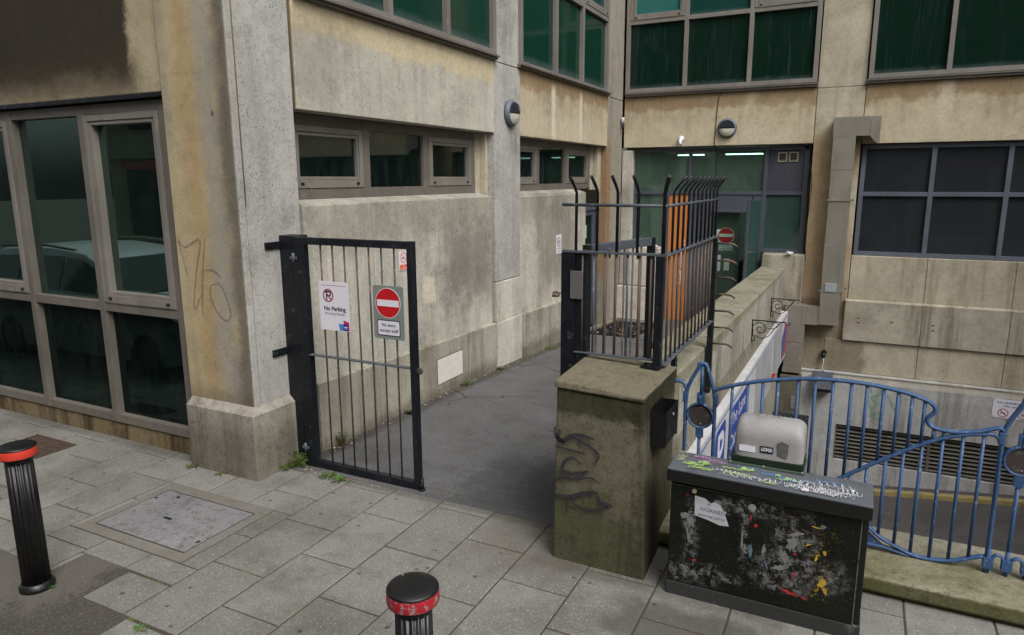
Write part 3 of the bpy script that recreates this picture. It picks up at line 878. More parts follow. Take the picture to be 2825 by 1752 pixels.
# --- side door in bay 2
b = B(); b.fbox(FL, 11.79, 12.66, 2.02, 2.30, -.235, -.10); b.build('door_lintel', m_dark, bld)
dr = B()
z0 = az(12.3)
dr.fbox(FL, 11.82, 11.88, z0, 2.0, -.2, -.09); dr.fbox(FL, 12.58, 12.66, z0, 2.0, -.2, -.09); dr.fbox(FL, 11.88, 12.58, 1.93, 2.0, -.2, -.09)
dr.fbox(FL, 11.90, 11.98, z0+.02, 1.92, -.18, -.12); dr.fbox(FL, 12.48, 12.56, z0+.02, 1.92, -.18, -.12); dr.fbox(FL, 11.98, 12.48, 1.84, 1.92, -.18, -.12); dr.fbox(FL, 11.98, 12.48, z0+.02, .58, -.17, -.13); dr.fbox(FL, 11.98, 12.48, .62, .72, -.18, -.12)
do = dr.build('side_door', m_slate, bld, bevel=.003)
b = B(); b.fbox(FL, 11.97, 12.49, .7, 1.85, -.155, -.15); b.build('pane', m_gl_bay, do)
b = B(); b.fbox(FL, 12.05, 12.22, 1.42, 1.66, -.149, -.147); b.fbox(FL, 12.0, 12.36, 1.0, 1.2, -.149, -.147); b.fbox(FL, 12.1, 12.2, .74, .98, -.149, -.147); b.build('notice', flat('pale_notice', srgb(150, 190, 180), .6), do)

# --- back wall
wallrow(FB, [-4.385, -.9], 3.1, 4.055, -.2, 0, 'wall_band', m_band2)
wallrow(FB, [-.13, 5.4], 3.07, 4.055, -.2, 0, 'wall_band', m_band2)
b = B(); b.fbox(FB, -.893, -.137, 4.035, 8.5, -.2, -.005); b.fbox(FB, -.893, -.137, -3.4, 4.029, -.2, -.005); b.build('back_pier', m_back, bld, bevel=.008)
window('upper_window', FB, [-4.33, -3.22, -2.06, -.95], [4.17, 5.42, 6.6, 8.2], .075, -.06, .045, m_framel, m_green, glass_d=-.02, sash={(0, 1), (2, 1)},
       gmats={(0, 1): m_blind, (1, 1): m_greenT, (2, 1): m_blind, (0, 2): m_greenT, (1, 2): m_greenT, (2, 2): m_greenT})
window('upper_window', FB, [-.075, 1.045, 2.16, 3.3, 4.4, 5.4], [4.17, 5.75, 6.6, 8.2], .075, -.06, .045, m_framel, m_green, glass_d=-.02,
       gmats={(i, j): m_greenT for i in range(5) for j in (1, 2)})
# right-hand window and its wall
window('window', FB, [-.07, .985, 2.05, 3.1, 4.2], [1.175, 2.215, 3.02], .072, -.17, -.09, m_slatel, m_gl_right, glass_d=-.14)
b = B(); b.box(-.1, 4.2, 16, 16.1, .9, 3.2); b.box(-.1, 4.2, 13.96, 16, 3.1, 3.2); b.box(4.2, 4.3, 13.96, 16, .9, 3.2); b.box(-.2, -.1, 13.97, 16, .9, 3.2); b.box(-.1, 4.2, 13.97, 16, .9, 1.0)
b.build('right_room', m_intd, bld)
wallrow(FB, [-.13, 1.05, 2.31, 3.6, 5.4], .36, 1.135, -.2, 0, 'sill_wall', m_back)
wallrow(FB, [-.16, 1.05, 2.31, 3.6, 5.4], -.385, .33, -.2, .075, 'wall_ledge', m_backgrey)
b = B(); b.hexa([FB.p(-.16, .33, .075), FB.p(5.4, .33, .075), FB.p(5.4, .33, -.1), FB.p(-.16, .33, -.1), FB.p(-.16, .36, .0), FB.p(5.4, .36, .0), FB.p(5.4, .36, -.1), FB.p(-.16, .36, -.1)])
b.build('ledge_cap', m_backgrey, bld)
wallrow(FB, [-.88, -.45, 1.05, 2.31, 3.6, 5.4], -.985, -.395, -.2, .03, 'lower_band', m_back)
b = B()   # rendered lower wall with the louvre opening
d1 = .11
b.fbox(FB, -.9, -.14, -3.6, -1.02, -.2, d1)
b.fbox(FB, -.14, 5.4, -1.975, -1.02, -.2, d1)
b.fbox(FB, -.14, 5.4, -3.6, -2.66, -.2, d1)
b.fbox(FB, 2.75, 5.4, -2.66, -1.975, -.2, d1)
b.build('rendered_wall', m_low, bld)
b = B(); b.fbox(FB, -.9, 5.4, -1.02, -.992, -.1, .125); b.build('wall_string_course', m_low, bld, bevel=.004)
b = B()
b.fbox(FB, -.14, 2.75, -2.66, -1.975, -.2, -.19)
lo = b.build('louvre', m_dark, bld)
b = B()
for k in range(9):
    z = -2.625 + k*.073
    b.hexa([FB.p(-.12, z, .07), FB.p(2.73, z, .07), FB.p(2.73, z+.024, .02), FB.p(-.12, z+.024, .02), FB.p(-.12, z+.004, .07), FB.p(2.73, z+.004, .07), FB.p(2.73, z+.028, .02), FB.p(-.12, z+.028, .02)])
b.fbox(FB, 1.36, 1.40, -2.66, -1.975, -.1, .07); b.fbox(FB, -.139, -.115, -2.66, -1.975, -.1, .09)
b.build('slats', paint('louvre_metal', srgb(104, 102, 92), .7, dirt=srgb(60, 56, 48), dirtamt=.7), lo)

# --- entrance glazing (recessed)
FE = Fr((0, 13.95, 0), (1, 0, 0), (0, 0, 1), (0, -1, 0))
fe = B()
def bar(u0, u1, v0, v1, d0=-.05, d1=.04): fe.fbox(FE, u0, u1, v0, v1, d0, d1)
bar(-4.26, -4.17, -.4, 3.07); bar(-4.17, -.97, 3.0, 3.07); bar(-1.03, -.95, 1.12, 3.07); bar(-4.17, -1.03, 2.19, 2.25, -.05, .035)
bar(-3.115, -3.06, 2.25, 3.0); bar(-1.72, -1.65, 1.12, 3.0); bar(-4.17, -3.55, 1.16, 1.21); bar(-1.65, -1.03, 1.12, 1.19)
bar(-3.53, -3.47, -.4, 2.19); bar(-2.86, -2.62, -.4, 2.19, -.05, .03)
bar(-2.62, -1.9, 1.90, 2.19, -.05, .02); bar(-2.62, -1.9, 1.86, 1.90, -.05, .08); bar(-1.96, -1.88, -.4, 1.9); bar(-1.88, -1.72, 1.9, 2.19, -.05, .02)
ef = fe.build('entrance_frame', m_slate, bld, bevel=.003)
for (u0, u1, v0, v1, mt) in ((-4.17, -3.115, 2.25, 3.0, m_gl_ent), (-3.06, -1.72, 2.25, 3.0, m_gl_ent), (-4.17, -3.53, 1.21, 2.19, m_gl_ent), (-1.65, -1.03, 1.19, 2.19, m_gl_leaf)):
    b = B(); b.fbox(FE, u0-.01, u1+.01, v0-.01, v1+.01, -.01, -.004); b.build('pane', mt, ef)
b = B(); b.fbox(FE, -1.655, -1.025, 2.245, 3.005, -.02, 0); b.build('panel', m_panelg, ef)
b = B(); b.fbox(FE, -3.475, -3.095, -.33, 2.195, -.02, .015); b.build('orange_panel', m_orange, ef)
b = B(); b.fbox(FE, -3.095, -2.855, -.33, 2.195, -.02, .02); b.build('slate_side_panel', m_slate, ef)
b = B(); b.fbox(FE, -3.475, -2.855, -.4, -.33, -.02, .03); b.build('kick_plate', m_slate, ef)
text('lettering', 'Staff entrance', FE, -3.175, .86, .10, m_white, ef, d=.0155, rot=PI/2, width=.9)
for k, u in enumerate((-1.49, -1.3)):
    b = B(); b.fbox(FE, u, u+.155, 2.79, 2.96, 0, .02); v = b.build('vent', flat('cream_vent%d' % k, srgb(170, 166, 140), .6), ef)
    b = B(); b.fbox(FE, u+.02, u+.135, 2.81, 2.94, .0205, .022)
    b.build('vent_recess', m_dark, ef)
    b = B()
    for q in range(4): b.fbox(FE, u+.02, u+.135, 2.822+q*.03, 2.832+q*.03, .022, .03)
    b.build('vent_slats', m_frame, ef)
# entrance door
b = B()
b.fbox(FE, -2.60, -2.54, -.33, 1.85, -.12, -.07); b.fbox(FE, -2.16, -2.12, -.33, 1.85, -.12, -.07); b.fbox(FE, -2.54, -2.16, 1.79, 1.85, -.12, -.07); b.fbox(FE, -2.54, -2.16, -.33, -.22, -.12, -.07)
dd = b.build('entrance_door', m_slate, bld, bevel=.003)
b = B(); b.fbox(FE, -2.545, -2.155, -.23, 1.80, -.10, -.095); b.build('pane', m_gl_ent, dd)
b = B(); b.tube([FE.p(-2.57, .78, -.06), FE.p(-2.57, .78, -.02), FE.p(-2.47, .78, -.02)], .012, 8); b.build('handle', m_steel, dd)
b = B(); b.poly(FE, disc(-2.36, 1.40, .150), -.094, -.091); b.build('no_entry_disc', m_redg, dd)
b = B(); ring_mesh(b, FE, -2.36, 1.40, .158, .148, -.094, -.0895); b.fbox(FE, -2.49, -2.23, 1.375, 1.435, -.0905, -.0885); b.build('no_entry_bar', m_whiteg, dd)
b = B(); b.fbox(FE, -2.49, -2.225, 1.11, 1.235, -.094, -.0915); b.build('notice_plate', flat('pale_green_plate', srgb(140, 172, 158), .5), dd)
text('notice_text', 'No entry\nexcept staff', FE, -2.357, 1.172, .034, m_ink, dd, d=-.0908, width=.21)
b = B(); b.fbox(FE, -2.545, -2.42, 1.27, 1.52, -.094, -.092); b.fbox(FE, -2.52, -2.44, .70, 1.02, -.094, -.092); b.fbox(FE, -2.37, -2.27, .72, .95, -.094, -.092); b.build('notice_paper', flat('pale_paper', srgb(196, 214, 208), .6), dd)
# open glass leaf standing out from the frame
b = B()
A = Vector((-1.71, 13.88, 0)); E = Vector((-1.86, 13.16, 0))
def leafbox(b, t0, t1, z0, z1, th):
    p0 = A.lerp(E, t0); p1 = A.lerp(E, t1); n = Vector((p1-p0)).cross(Vector((0, 0, 1))).normalized()*th
    b.hexa([p0-n+Vector((0, 0, z0)), p1-n+Vector((0, 0, z0)), p1+n+Vector((0, 0, z0)), p0+n+Vector((0, 0, z0)), p0-n+Vector((0, 0, z1)), p1-n+Vector((0, 0, z1)), p1+n+Vector((0, 0, z1)), p0+n+Vector((0, 0, z1))])
leafbox(b, .9, 1.0, -.25, 2.12, .02); leafbox(b, 0, .05, -.25, 2.12, .02)
lf = b.build('open_glass_leaf', m_slate, bld, bevel=.003)
b = B(); leafbox(b, .04, .9, -.22, 2.10, .005); b.build('pane', m_gl_leaf, lf)
# sill blocks under the glazing
mb = m_backgrey
b = B(); b.fbox(FB, -4.2, -3.56, .36, 1.15, -.25, .10); b.fbox(FB, -4.42, -4.2, .36, 3.05, -.2, -.03); b.build('sill_block', m_wall, bld, bevel=.02)
b = B(); b.fbox(FB, -4.42, -3.54, -.6, .35, -.25, .14); b.build('sill_plinth', m_wall, bld, bevel=.02)
b = B(); b.fbox(FB, -1.62, -.89, -.5, 1.12, -.3, .12); b.build('sill_block', m_backgrey, bld, bevel=.02)
# lobby behind the entrance
b = B()
b.box(-4.3, -.95, 17.5, 17.6, -.4, 3.2); b.box(-4.4, -4.3, 14.02, 17.5, -.4, 3.2); b.box(-.95, -.85, 14.16, 17.5, -.4, 3.2); b.box(-4.3, -.95, 14.02, 17.5, 3.08, 3.2); b.box(-4.3, -.95, 14.02, 17.5, -.5, -.36)
b.build('lobby', m_int, bld)
b = B(); b.box(-3.5, -2.98, 14.6, 14.70, 2.955, 2.975); b.box(-2.55, -1.85, 14.6, 14.72, 2.955, 2.975); b.build('ceiling_light', m_emit, bld)
b = B(); b.box(-2.3, -1.9, 15.4, 15.8, -.36, .75); b.box(-3.9, -3.3, 16.3, 16.9, -.36, .9); b.build('lobby_desk', m_intd, bld)
# rooms behind the bay windows
for (a, c) in ((4.8, 8.6), (9.1, 12.7)):
    b = B()
    b.box(-8.0, -7.9, a, c, 1.2, 3.2); b.box(-7.9, -4.88, a, a+.1, 1.2, 3.2); b.box(-7.9, -4.88, c-.1, c, 1.2, 3.2); b.box(-7.9, -4.88, a+.1, c-.1, 3.15, 3.25); b.box(-7.9, -4.88, a+.1, c-.1, 1.1, 1.2)
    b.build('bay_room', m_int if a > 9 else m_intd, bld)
b = B(); b.box(-5.3, -5.25, 7.2, 7.7, 1.9, 2.95); b.box(-5.3, -5.25, 10.4, 10.7, 1.9, 3.1); b.build('room_curtain', flat('teal_curtain', srgb(70, 150, 150), .8), bld)
b = B(); b.box(-6.6, -5.9, 5.6, 5.7, 3.12, 3.14); b.box(-6.6, -5.9, 9.8, 9.9, 3.12, 3.14); b.build('ceiling_light', m_emit, bld)

# ================================================================== PARAPET, PIER, DWARF WALL
wl = thing('parapet_wall', 'long lichened concrete parapet wall running beside the alley to the entrance', 'wall', (-1.4, 9, -.3))
b = B()
b.hexa([(-1.62, 4.76, -3.3), (-1.2, 4.76, -3.3), (-1.2, 13.62, -3.3), (-1.62, 13.62, -3.3), (-1.62, 4.76, 1.02), (-1.2, 4.76, 1.0), (-1.2, 13.62, .86), (-1.62, 13.62, .89)])
b.build('wall_body', m_parapet, wl, bevel=.015)
b = B()
b.hexa([(-1.22, 4.77, .12), (-1.15, 4.77, .12), (-1.15, 13.0, .06), (-1.22, 13.0, .06), (-1.22, 4.77, .46), (-1.198, 4.77, .46), (-1.198, 13.0, .30), (-1.22, 13.0, .30)])
b.build('rough_ledge', m_rough, wl)

pr = B()
pr.hexa([(-1.685, 3.955, -.02), (-1.055, 3.945, -.02), (-1.09, 4.75, -.02), (-1.74, 4.75, -.02),
         (-1.665, 3.96, 1.19), (-1.095, 3.94, 1.165), (-1.09, 4.755, 1.175), (-1.735, 4.755, 1.2)])
bmesh.ops.subdivide_edges(pr.bm, edges=pr.bm.edges[:], cuts=9, use_grid_fill=True)
for v in pr.bm.verts:
    v.co += Vector((random.uniform(-1, 1), random.uniform(-1, 1), random.uniform(-1, 1)))*.0022
pier = thing('gate_pier', 'mossy concrete gate pier with purple graffiti beside the black utility cabinet', 'pier', (-1.39, 4.35, 0))
pr.build('pier_body', m_pier, pier, bevel=.012)
b = B(); b.hexa([(-1.678, 3.94, 1.195), (-1.083, 3.93, 1.168), (-1.08, 4.76, 1.178), (-1.74, 4.76, 1.2), (-1.672, 3.946, 1.245), (-1.088, 3.936, 1.205), (-1.08, 4.755, 1.2), (-1.735, 4.755, 1.235)])
capo = b
b.build('pier_cap', m_pier, pier, bevel=.012)

dw = thing('dwarf_wall', 'low mossy concrete wall carrying the blue railing', 'wall', (.5, 4.75, 0))
b = B(); b.box(-1.1, 6.2, 4.43, 5.06, -.3, .03); b.box(-1.1, 6.2, 4.9, 5.0, -3.4, -.3); b.build('wall_body', m_coping, dw, bevel=.01)
b = B()
for a, c in ((-1.1, -.1), (-.09, 2.3), (2.31, 6.2)): b.box(a, c, 4.385, 5.10, .03, .13)
b.build('coping', m_coping, dw, bevel=.018)

# ================================================================== BLUE RAILING
ra = thing('blue_railing', 'blue painted iron railing with curved rails and round medallions', 'railing', (0, 4.75, .13))
FR = Fr((0, 4.75, 0), (1, 0, 0), (0, 0, 1), (0, -1, 0))
nY = (0, 1, 0)
def rail(pts, name, r=(.013, .02), k=4, mat=None):
    b = B(); b.tube([FR.p(p[0], p[1]) for p in smooth_pts(pts, k)], r, 10, flatn=nY)
    return b.build(name, mat or m_blue, ra)
rail([(-.815, 1.06), (-.80, 1.072), (-.715, 1.107), (-.633, 1.135), (-.49, 1.175), (-.34, 1.204), (-.211, 1.223), (-.083, 1.231), (.02, 1.232), (.122, 1.228), (.223, 1.218), (.323, 1.202), (.421, 1.175), (.471, 1.148), (.489, 1.118), (.482, 1.092), (.462, 1.070), (.453, 1.044), (.468, 1.018), (.5, 1.001), (.562, .992), (.636, .996), (.716, 1.014), (.784, 1.040), (.822, 1.052), (.842, 1.038)], 'top_rail')
rail([(-.25, .38), (-.12, .49), (.005, .579), (.119, .663), (.254, .762), (.384, .851), (.494, .917), (.584, .961), (.673, .989), (.761, 1.005), (.805, 1.006), (.83, .979)], 'diagonal_rail')
rail([(.02, .42), (.12, .335), (.209, .27), (.26, .228), (.345, .187), (.429, .155), (.501, .141), (.598, .146), (.692, .17), (.781, .212), (.817, .226), (.842, .204)], 'bottom_rail')
rail([(-.1, .15), (.08, .155), (.209, .162), (.306, .160), (.4, .142), (.436, .138)], 'bottom_rail')
b = B(); b.poly(FR, [(.1, .165), (.3, .165), (.2, .25), (.1, .33)], -.004, .004); b.build('rail_plate', m_blue, ra)
rail([(-.81, .3), (-.5, .27), (-.25, .3), (-.1, .36)], 'bottom_rail')
def topz(x):
    P_ = [(-.80, 1.072), (-.715, 1.107), (-.633, 1.135), (-.34, 1.204), (-.083, 1.231), (.122, 1.228), (.323, 1.202), (.421, 1.175), (.47, 1.15)]
    for (a, za), (c, zc) in zip(P_, P_[1:]):
        if a <= x <= c: return za+(zc-za)*(x-a)/(c-a)
    return 1.0
def diagz(x):
    P_ = [(-.25, .38), (.005, .579), (.119, .663), (.254, .762), (.384, .851), (.494, .917), (.584, .961), (.673, .989), (.805, 1.006)]
    for (a, za), (c, zc) in zip(P_, P_[1:]):
        if a <= x <= c: return za+(zc-za)*(x-a)/(c-a)
    return .3
for x in (-.70, -.60, -.505, -.411, -.289, -.185, -.082, .024, .113, .206, .287, .363, .432):
    b = B(); b.tube([FR.p(x, topz(x)-.012), FR.p(x, diagz(x)+.005 if x > -.2 else .29)], .0105, 8); b.build('baluster', m_blue, ra)
for x, z in ((.494, .992), (.547, .985)):
    b = B(); b.tube([FR.p(x, z), FR.p(x, diagz(x))], .0105, 8); b.build('baluster', m_blue, ra)
for x, z1, z0 in ((.06, .60, .37), (.155, .68, .30), (.255, .755, .24), (.348, .818, .189), (.443, .88, .155), (.547, .936, .147), (.649, .975, .163), (.751, .995, .203)):
    b = B(); b.tube([FR.p(x, z1), FR.p(x, z0)], .0105, 8); b.build('baluster', m_blue, ra)
def medallion(cx, half, feet=.13):
    """post pair with pointed arch, round plate and centre rod"""
    zc = .868
    arch = [(-half-.004, .58), (-half-.008, .978), (-half+.008, 1.074), (-half+.035, 1.141), (-half+.071, 1.215), (-.022, 1.240), (0, 1.243), (.022, 1.240), (half-.058, 1.207), (half-.03, 1.12), (half-.006, 1.03), (half, .92), (half+.004, .58), (half+.006, feet)]
    pts = [(cx-half-.004, feet)] + [(cx+x, z) for x, z in arch]
    rail(pts, 'arch_post', r=(.0135, .018), k=3)
    b = B(); b.tube([FR.p(cx, 1.24), FR.p(cx, 1.0)], .012, 8); b.tube([FR.p(cx, .76), FR.p(cx, feet)], .012, 8); b.build('centre_rod', m_blue, ra)
    b = B()
    n = 40
    b.tube([FR.p(cx+.087*math.cos(2*PI*i/n), zc+.087*math.sin(2*PI*i/n)) for i in range(n+1)], (.009, .02), 8, caps=False, flatn=nY)
    b.fbox(FR, cx-.026, cx-.008, .95, 1.03, -.018, .018); b.fbox(FR, cx+.008, cx+.026, .95, 1.03, -.018, .018); b.fbox(FR, cx-.008, cx+.008, .96, 1.02, -.024, .024)
    b.fbox(FR, cx-.024, cx+.024, .71, .785, -.018, .018)
    b.fbox(FR, cx-.115, cx-.078, zc-.004, zc+.004, -.01, .01); b.fbox(FR, cx+.078, cx+half, zc-.03, zc-.02, -.01, .01)
    mo = b.build('medallion_ring', m_blue, ra)
    b = B(); b.lathe(Fr(FR.p(cx, zc), (1, 0, 0), (0, 0, 1), (0, -1, 0)), [(.002, -.006), (.081, -.006), (.081, .006), (.002, .006)], 36, smooth=False); b.build('medallion_plate', m_bronze, mo)
    b = B()
    for s_ in (.058, -.058):
        b.lathe(Fr(FR.p(cx+.005, zc+s_, .006), (1, 0, 0), (0, 0, 1), (0, -1, 0)), [(.001, .003), (.005, .002), (.005, 0)], 10)
    b.build('rivet', m_alu, mo)
    # collars
    for x in (cx-half-.012, cx+half+.004):
        b = B(); b.fbox(FR, x-.016, x+.016, .955, 1.03, -.02, .02)
        b.build('collar', m_blue, ra, bevel=.004)
medallion(-.907, .096)
medallion(.947, .098)
rail([(-1.09, 1.10), (-1.059, 1.10), (-1.028, 1.088), (-1.012, 1.05)], 'wall_stub')
for x in (.853, .947, 1.045, -.81, -1.0):
    b = B(); b.tube([FR.p(x, .29), FR.p(x, .125)], .014, 8)
    b.fbox(FR, x-.026, x+.026, .165, .235, -.022, .022); b.build('foot', m_blue, ra)
for x in (.9, .996):
    pts = [(x-.044, .20), (x-.02, .245), (x, .255), (x+.02, .245), (x+.044, .20)]
    rail(pts, 'foot_scroll', r=(.010, .016))
rail([(1.045, 1.04), (1.2, 1.09), (1.5, 1.2), (1.8, 1.23), (2.1, 1.2)], 'top_rail')
rail([(1.045, .2), (1.2, .16), (1.5, .13), (1.8, .2)], 'bottom_rail')
for i in range(8):
    b = B(); b.tube([FR.p(1.16+i*.1, 1.08+.14*math.sin(i*.2)), FR.p(1.16+i*.1, .16)], .0085, 8); b.build('baluster', m_blue, ra)

# ================================================================== GATE
gp = thing('gate_post', 'tall navy black square gate post bolted to the concrete pilaster', 'post', (-4.365, 4.46, 0))
b = B(); b.box(-4.458, -4.272, 4.44, 4.60, -.02, 2.04); b.build('post_body', m_navy, gp, bevel=.006)
for z in (1.955, 1.03):
    b = B(); b.box(-4.448, -4.43, 4.27, 4.46, z-.025, z+.035); b.tube([(-4.43, 4.31, z), (-4.42, 4.31, z)], .012, 6); b.build('wall_bracket', m_navy, gp, bevel=.002)
gt = thing('iron_gate', 'navy iron bar gate hanging from the post, with two signs fixed on it', 'gate', (-4.25, 4.44, 0))
b = B()
b.box(-4.262, -4.155, 4.41, 4.47, .0, 2.035)
b.box(-3.117, -3.067, 4.41, 4.47, .0, 2.035)
b.box(-4.155, -3.117, 4.412, 4.468, 1.975, 2.033)
b.box(-4.155, -3.117, 4.412, 4.468, .003, .062)
b.build('gate_frame', m_navy, gt, bevel=.004)
b = B(); b.box(-4.165, -3.117, 4.405, 4.45, 1.022, 1.034); b.build('mid_rail', m_navyw, gt, bevel=.002)
for k in range(7):
    x = -3.995 + k*.1235
    b = B(); b.tube([(x, 4.44, .05), (x+random.uniform(-.002, .002), 4.44, 1.0), (x, 4.44, 1.98)], .0075, 8); b.build('bar', m_bar, gt)
for z in (1.86, .17):
    b = B(); b.tube([(-4.265, 4.405, z-.04), (-4.265, 4.405, z+.04)], .013, 8); b.box(-4.30, -4.23, 4.40, 4.412, z-.012, z+.012); b.build('hinge', m_navyw, gt)
b = B(); b.box(-3.066, -3.03, 4.43, 4.45, .985, 1.03); b.tube([(-3.045, 4.425, 1.008), (-3.045, 4.455, 1.008)], .02, 10); b.build('latch', m_bar, gt)
b = B(); b.tube([(-3.05, 4.43, .1), (-3.05, 4.43, -.0)], .016, 8); b.tube([(-3.05, 4.43, .05), (-3.05, 4.40, .05)], .012, 8); b.tube([(-3.05, 4.43, .014), (-3.05, 4.43, -.002)], .026, 10); b.build('drop_bolt', m_coil, gt)

FGs = Fr((0, 4.40, 0), (1, 0, 0), (0, 0, 1), (0, -1, 0))
s1 = thing('no_parking_sign', 'white No Parking sign with crossed P, on the gate bars', 'sign', (-3.846, 4.40, 1.27))
b = B(); b.poly(FGs, rrect(-4.0, -3.694, 1.272, 1.682, .012), -.004, 0); b.build('sign_plate', m_white, s1)
b = B(); b.fbox(FGs, -3.965, -3.72, 1.6485, 1.6515, .0, .0008); ring_mesh(b, FGs, -3.905, 1.565, .055, .045, 0, .0016)
b.ribbon(FGs, [(-3.940, 1.602), (-3.870, 1.528)], .011, .002, taper=False); b.build('prohibition_ring', m_redd, s1)
b = B(); b.fbox(FGs, -3.927, -3.915, 1.527, 1.603, 0, .0012)
b.ribbon(FGs, smooth_pts([(-3.927, 1.5975), (-3.900, 1.5975), (-3.884, 1.5925), (-3.879, 1.580), (-3.884, 1.568), (-3.900, 1.562), (-3.925, 1.562)], 3), .012, .0012, taper=False); b.build('letter_p', m_ink, s1)
text('lettering', 'No Parking', FGs, -3.842, 1.455, .036, m_ink, s1, d=.0006, bold=.0012, width=.225)
text('lettering', 'Fire Exit Route', FGs, -3.845, 1.413, .022, m_inkg, s1, d=.0006, width=.205)
b = B(); b.poly(FGs, [(-3.800, 1.278), (-3.806, 1.333), (-3.750, 1.333), (-3.750, 1.278)], 0, .0006); b.build('blue_block', m_cyan, s1)
b = B(); b.poly(FGs, [(-3.755, 1.365), (-3.698, 1.352), (-3.698, 1.278), (-3.755, 1.278)], 0, .0009); b.build('magenta_block', m_mag, s1)
b = B(); b.poly(FGs, [(-3.762, 1.278), (-3.755, 1.335), (-3.712, 1.333), (-3.706, 1.278)], 0, .0012); b.build('purple_block', m_purple, s1)
b = B(); b.fbox(FGs, -3.752, -3.716, 1.303, 1.305, 0, .0015)
for q in range(3): b.poly(FGs, disc(-3.747+q*.012, 1.309, .005+.002*(q == 1), 10), 0, .0015)
b.fbox(FGs, -3.748, -3.72, 1.294, 1.297, 0, .0015); b.build('emblem', m_white, s1)
s2 = thing('no_entry_sign', 'grey plate with red no entry disc, on the gate bars', 'sign', (-3.30, 4.40, 1.25))
b = B(); b.poly(FGs, rrect(-3.445, -3.152, 1.252, 1.682, .02), -.006, 0); b.build('sign_plate', m_greysign, s2)
b = B(); b.poly(FGs, disc(-3.30, 1.545, .118), 0, .0012); b.build('no_entry_disc', m_red, s2)
b = B(); ring_mesh(b, FGs, -3.30, 1.545, .1215, .117, 0, .002); b.fbox(FGs, -3.405, -3.195, 1.518, 1.570, .0012, .002); b.build('white_bar', m_white, s2)
b = B(); b.poly(FGs, rrect(-3.41, -3.19, 1.278, 1.408, .012), 0, .0012); b.build('black_border', m_ink, s2)
b = B(); b.poly(FGs, rrect(-3.403, -3.197, 1.286, 1.400, .010), .0012, .002); b.build('text_plate', m_white, s2)
text('lettering', 'No entry', FGs, -3.30, 1.366, .029, m_ink, s2, d=.0022, bold=.0005, width=.135)
text('lettering', 'except staff', FGs, -3.30, 1.322, .029, m_ink, s2, d=.0022, bold=.0005, width=.18)

# ---- cage
cg = thing('security_cage', 'tall iron bar cage with bent spikes standing on the concrete pier', 'fence', (-1.19, 4.6, 1.19))
b = B()
b.box(-1.216, -1.160, 4.575, 4.625, 1.19, 1.99)
b.box(-1.29, -1.165, 4.55, 4.66, 1.20, 1.235); b.box(-1.27, -1.25, 4.57, 4.59, 1.235, 1.255); b.box(-1.20, -1.18, 4.552, 4.572, 1.235, 1.25)
b.build('corner_post', m_navy, cg, bevel=.003)
b = B(); b.box(-1.185, -1.135, 6.33, 6.385, .55, 1.98); b.build('end_post', m_navy, cg, bevel=.003)
b = B(); b.box(-1.20, -1.165, 5.05, 5.11, .98, 1.22); b.build('support_foot', m_navy, cg, bevel=.003)
b = B(); b.box(-1.90, -1.15, 4.585, 4.635, 1.988, 2.004); b.box(-1.185, -1.135, 4.635, 6.39, 1.986, 2.002)
b.build('top_rail', m_navyw, cg, bevel=.002)
b = B()
for x, y in ((-1.80, 4.61), (-1.73, 4.61), (-1.55, 4.61), (-1.35, 4.61), (-1.16, 4.61), (-1.16, 5.3), (-1.16, 5.9)):
    b.tube([(x, y, 2.004), (x, y, 2.012)], .011, 6); b.tube([(x, y, 1.985), (x, y, 1.962)], .008, 6)
b.build('bolt', m_rust, cg)
b = B(); b.box(-1.80, -1.216, 4.585, 4.625, 1.262, 1.274); b.box(-1.19, -1.135, 4.625, 6.33, 1.225, 1.237)
b.build('bottom_rail', m_navyw, cg, bevel=.002)
b = B(); b.tube([(-1.90, 4.60, 2.322), (-1.4, 4.60, 2.322), (-1.155, 4.60, 2.322)], .011, 8); b.tube([(-1.155, 4.60, 2.322), (-1.155, 6.45, 2.318)], .011, 8); b.build('upper_rail', m_navyw, cg)
def spike(x, y, dx, dy, r=.0112, z0=2.0):
    b = B(); b.tube([(x, y, z0), (x, y, 2.405), (x+dx*.15, y+dy*.15, 2.43), (x+dx*.5, y+dy*.5, 2.468), (x+dx, y+dy, 2.515)], r, 8); b.build('spike', m_navy, cg)
for x in (-1.80, -1.645, -1.50, -1.355): spike(x, 4.61, 0, -.13)
spike(-1.175, 4.60, .05, -.10, .014)
for k in range(11): spike(-1.155, 4.76+k*.155, .085, .0, .0092)
# bars below the top rail
for k in range(7):
    x = -1.745 + k*.082
    b = B(); b.tube([(x, 4.606, 1.27), (x, 4.606, 1.99)], .0085, 8); b.build('bar', m_rustbar if k not in (1, 4) else m_navyw, cg)
for k in range(12):
    y = 4.72 + k*.135
    b = B(); b.tube([(-1.16, y, 1.232), (-1.16, y, 1.99)], .0085, 8); b.build('bar', m_rustbar if k % 4 != 2 else m_bar, cg)
for k in range(7):
    z = 1.93 - k*.152
    b = B(); b.tube([(-1.15, 6.36, z), (-1.03, 6.38, z), (-1.0, 6.38, z-.006), (-.965, 6.38, z-.03)], .009, 8); b.build('side_spike', m_bar, cg)
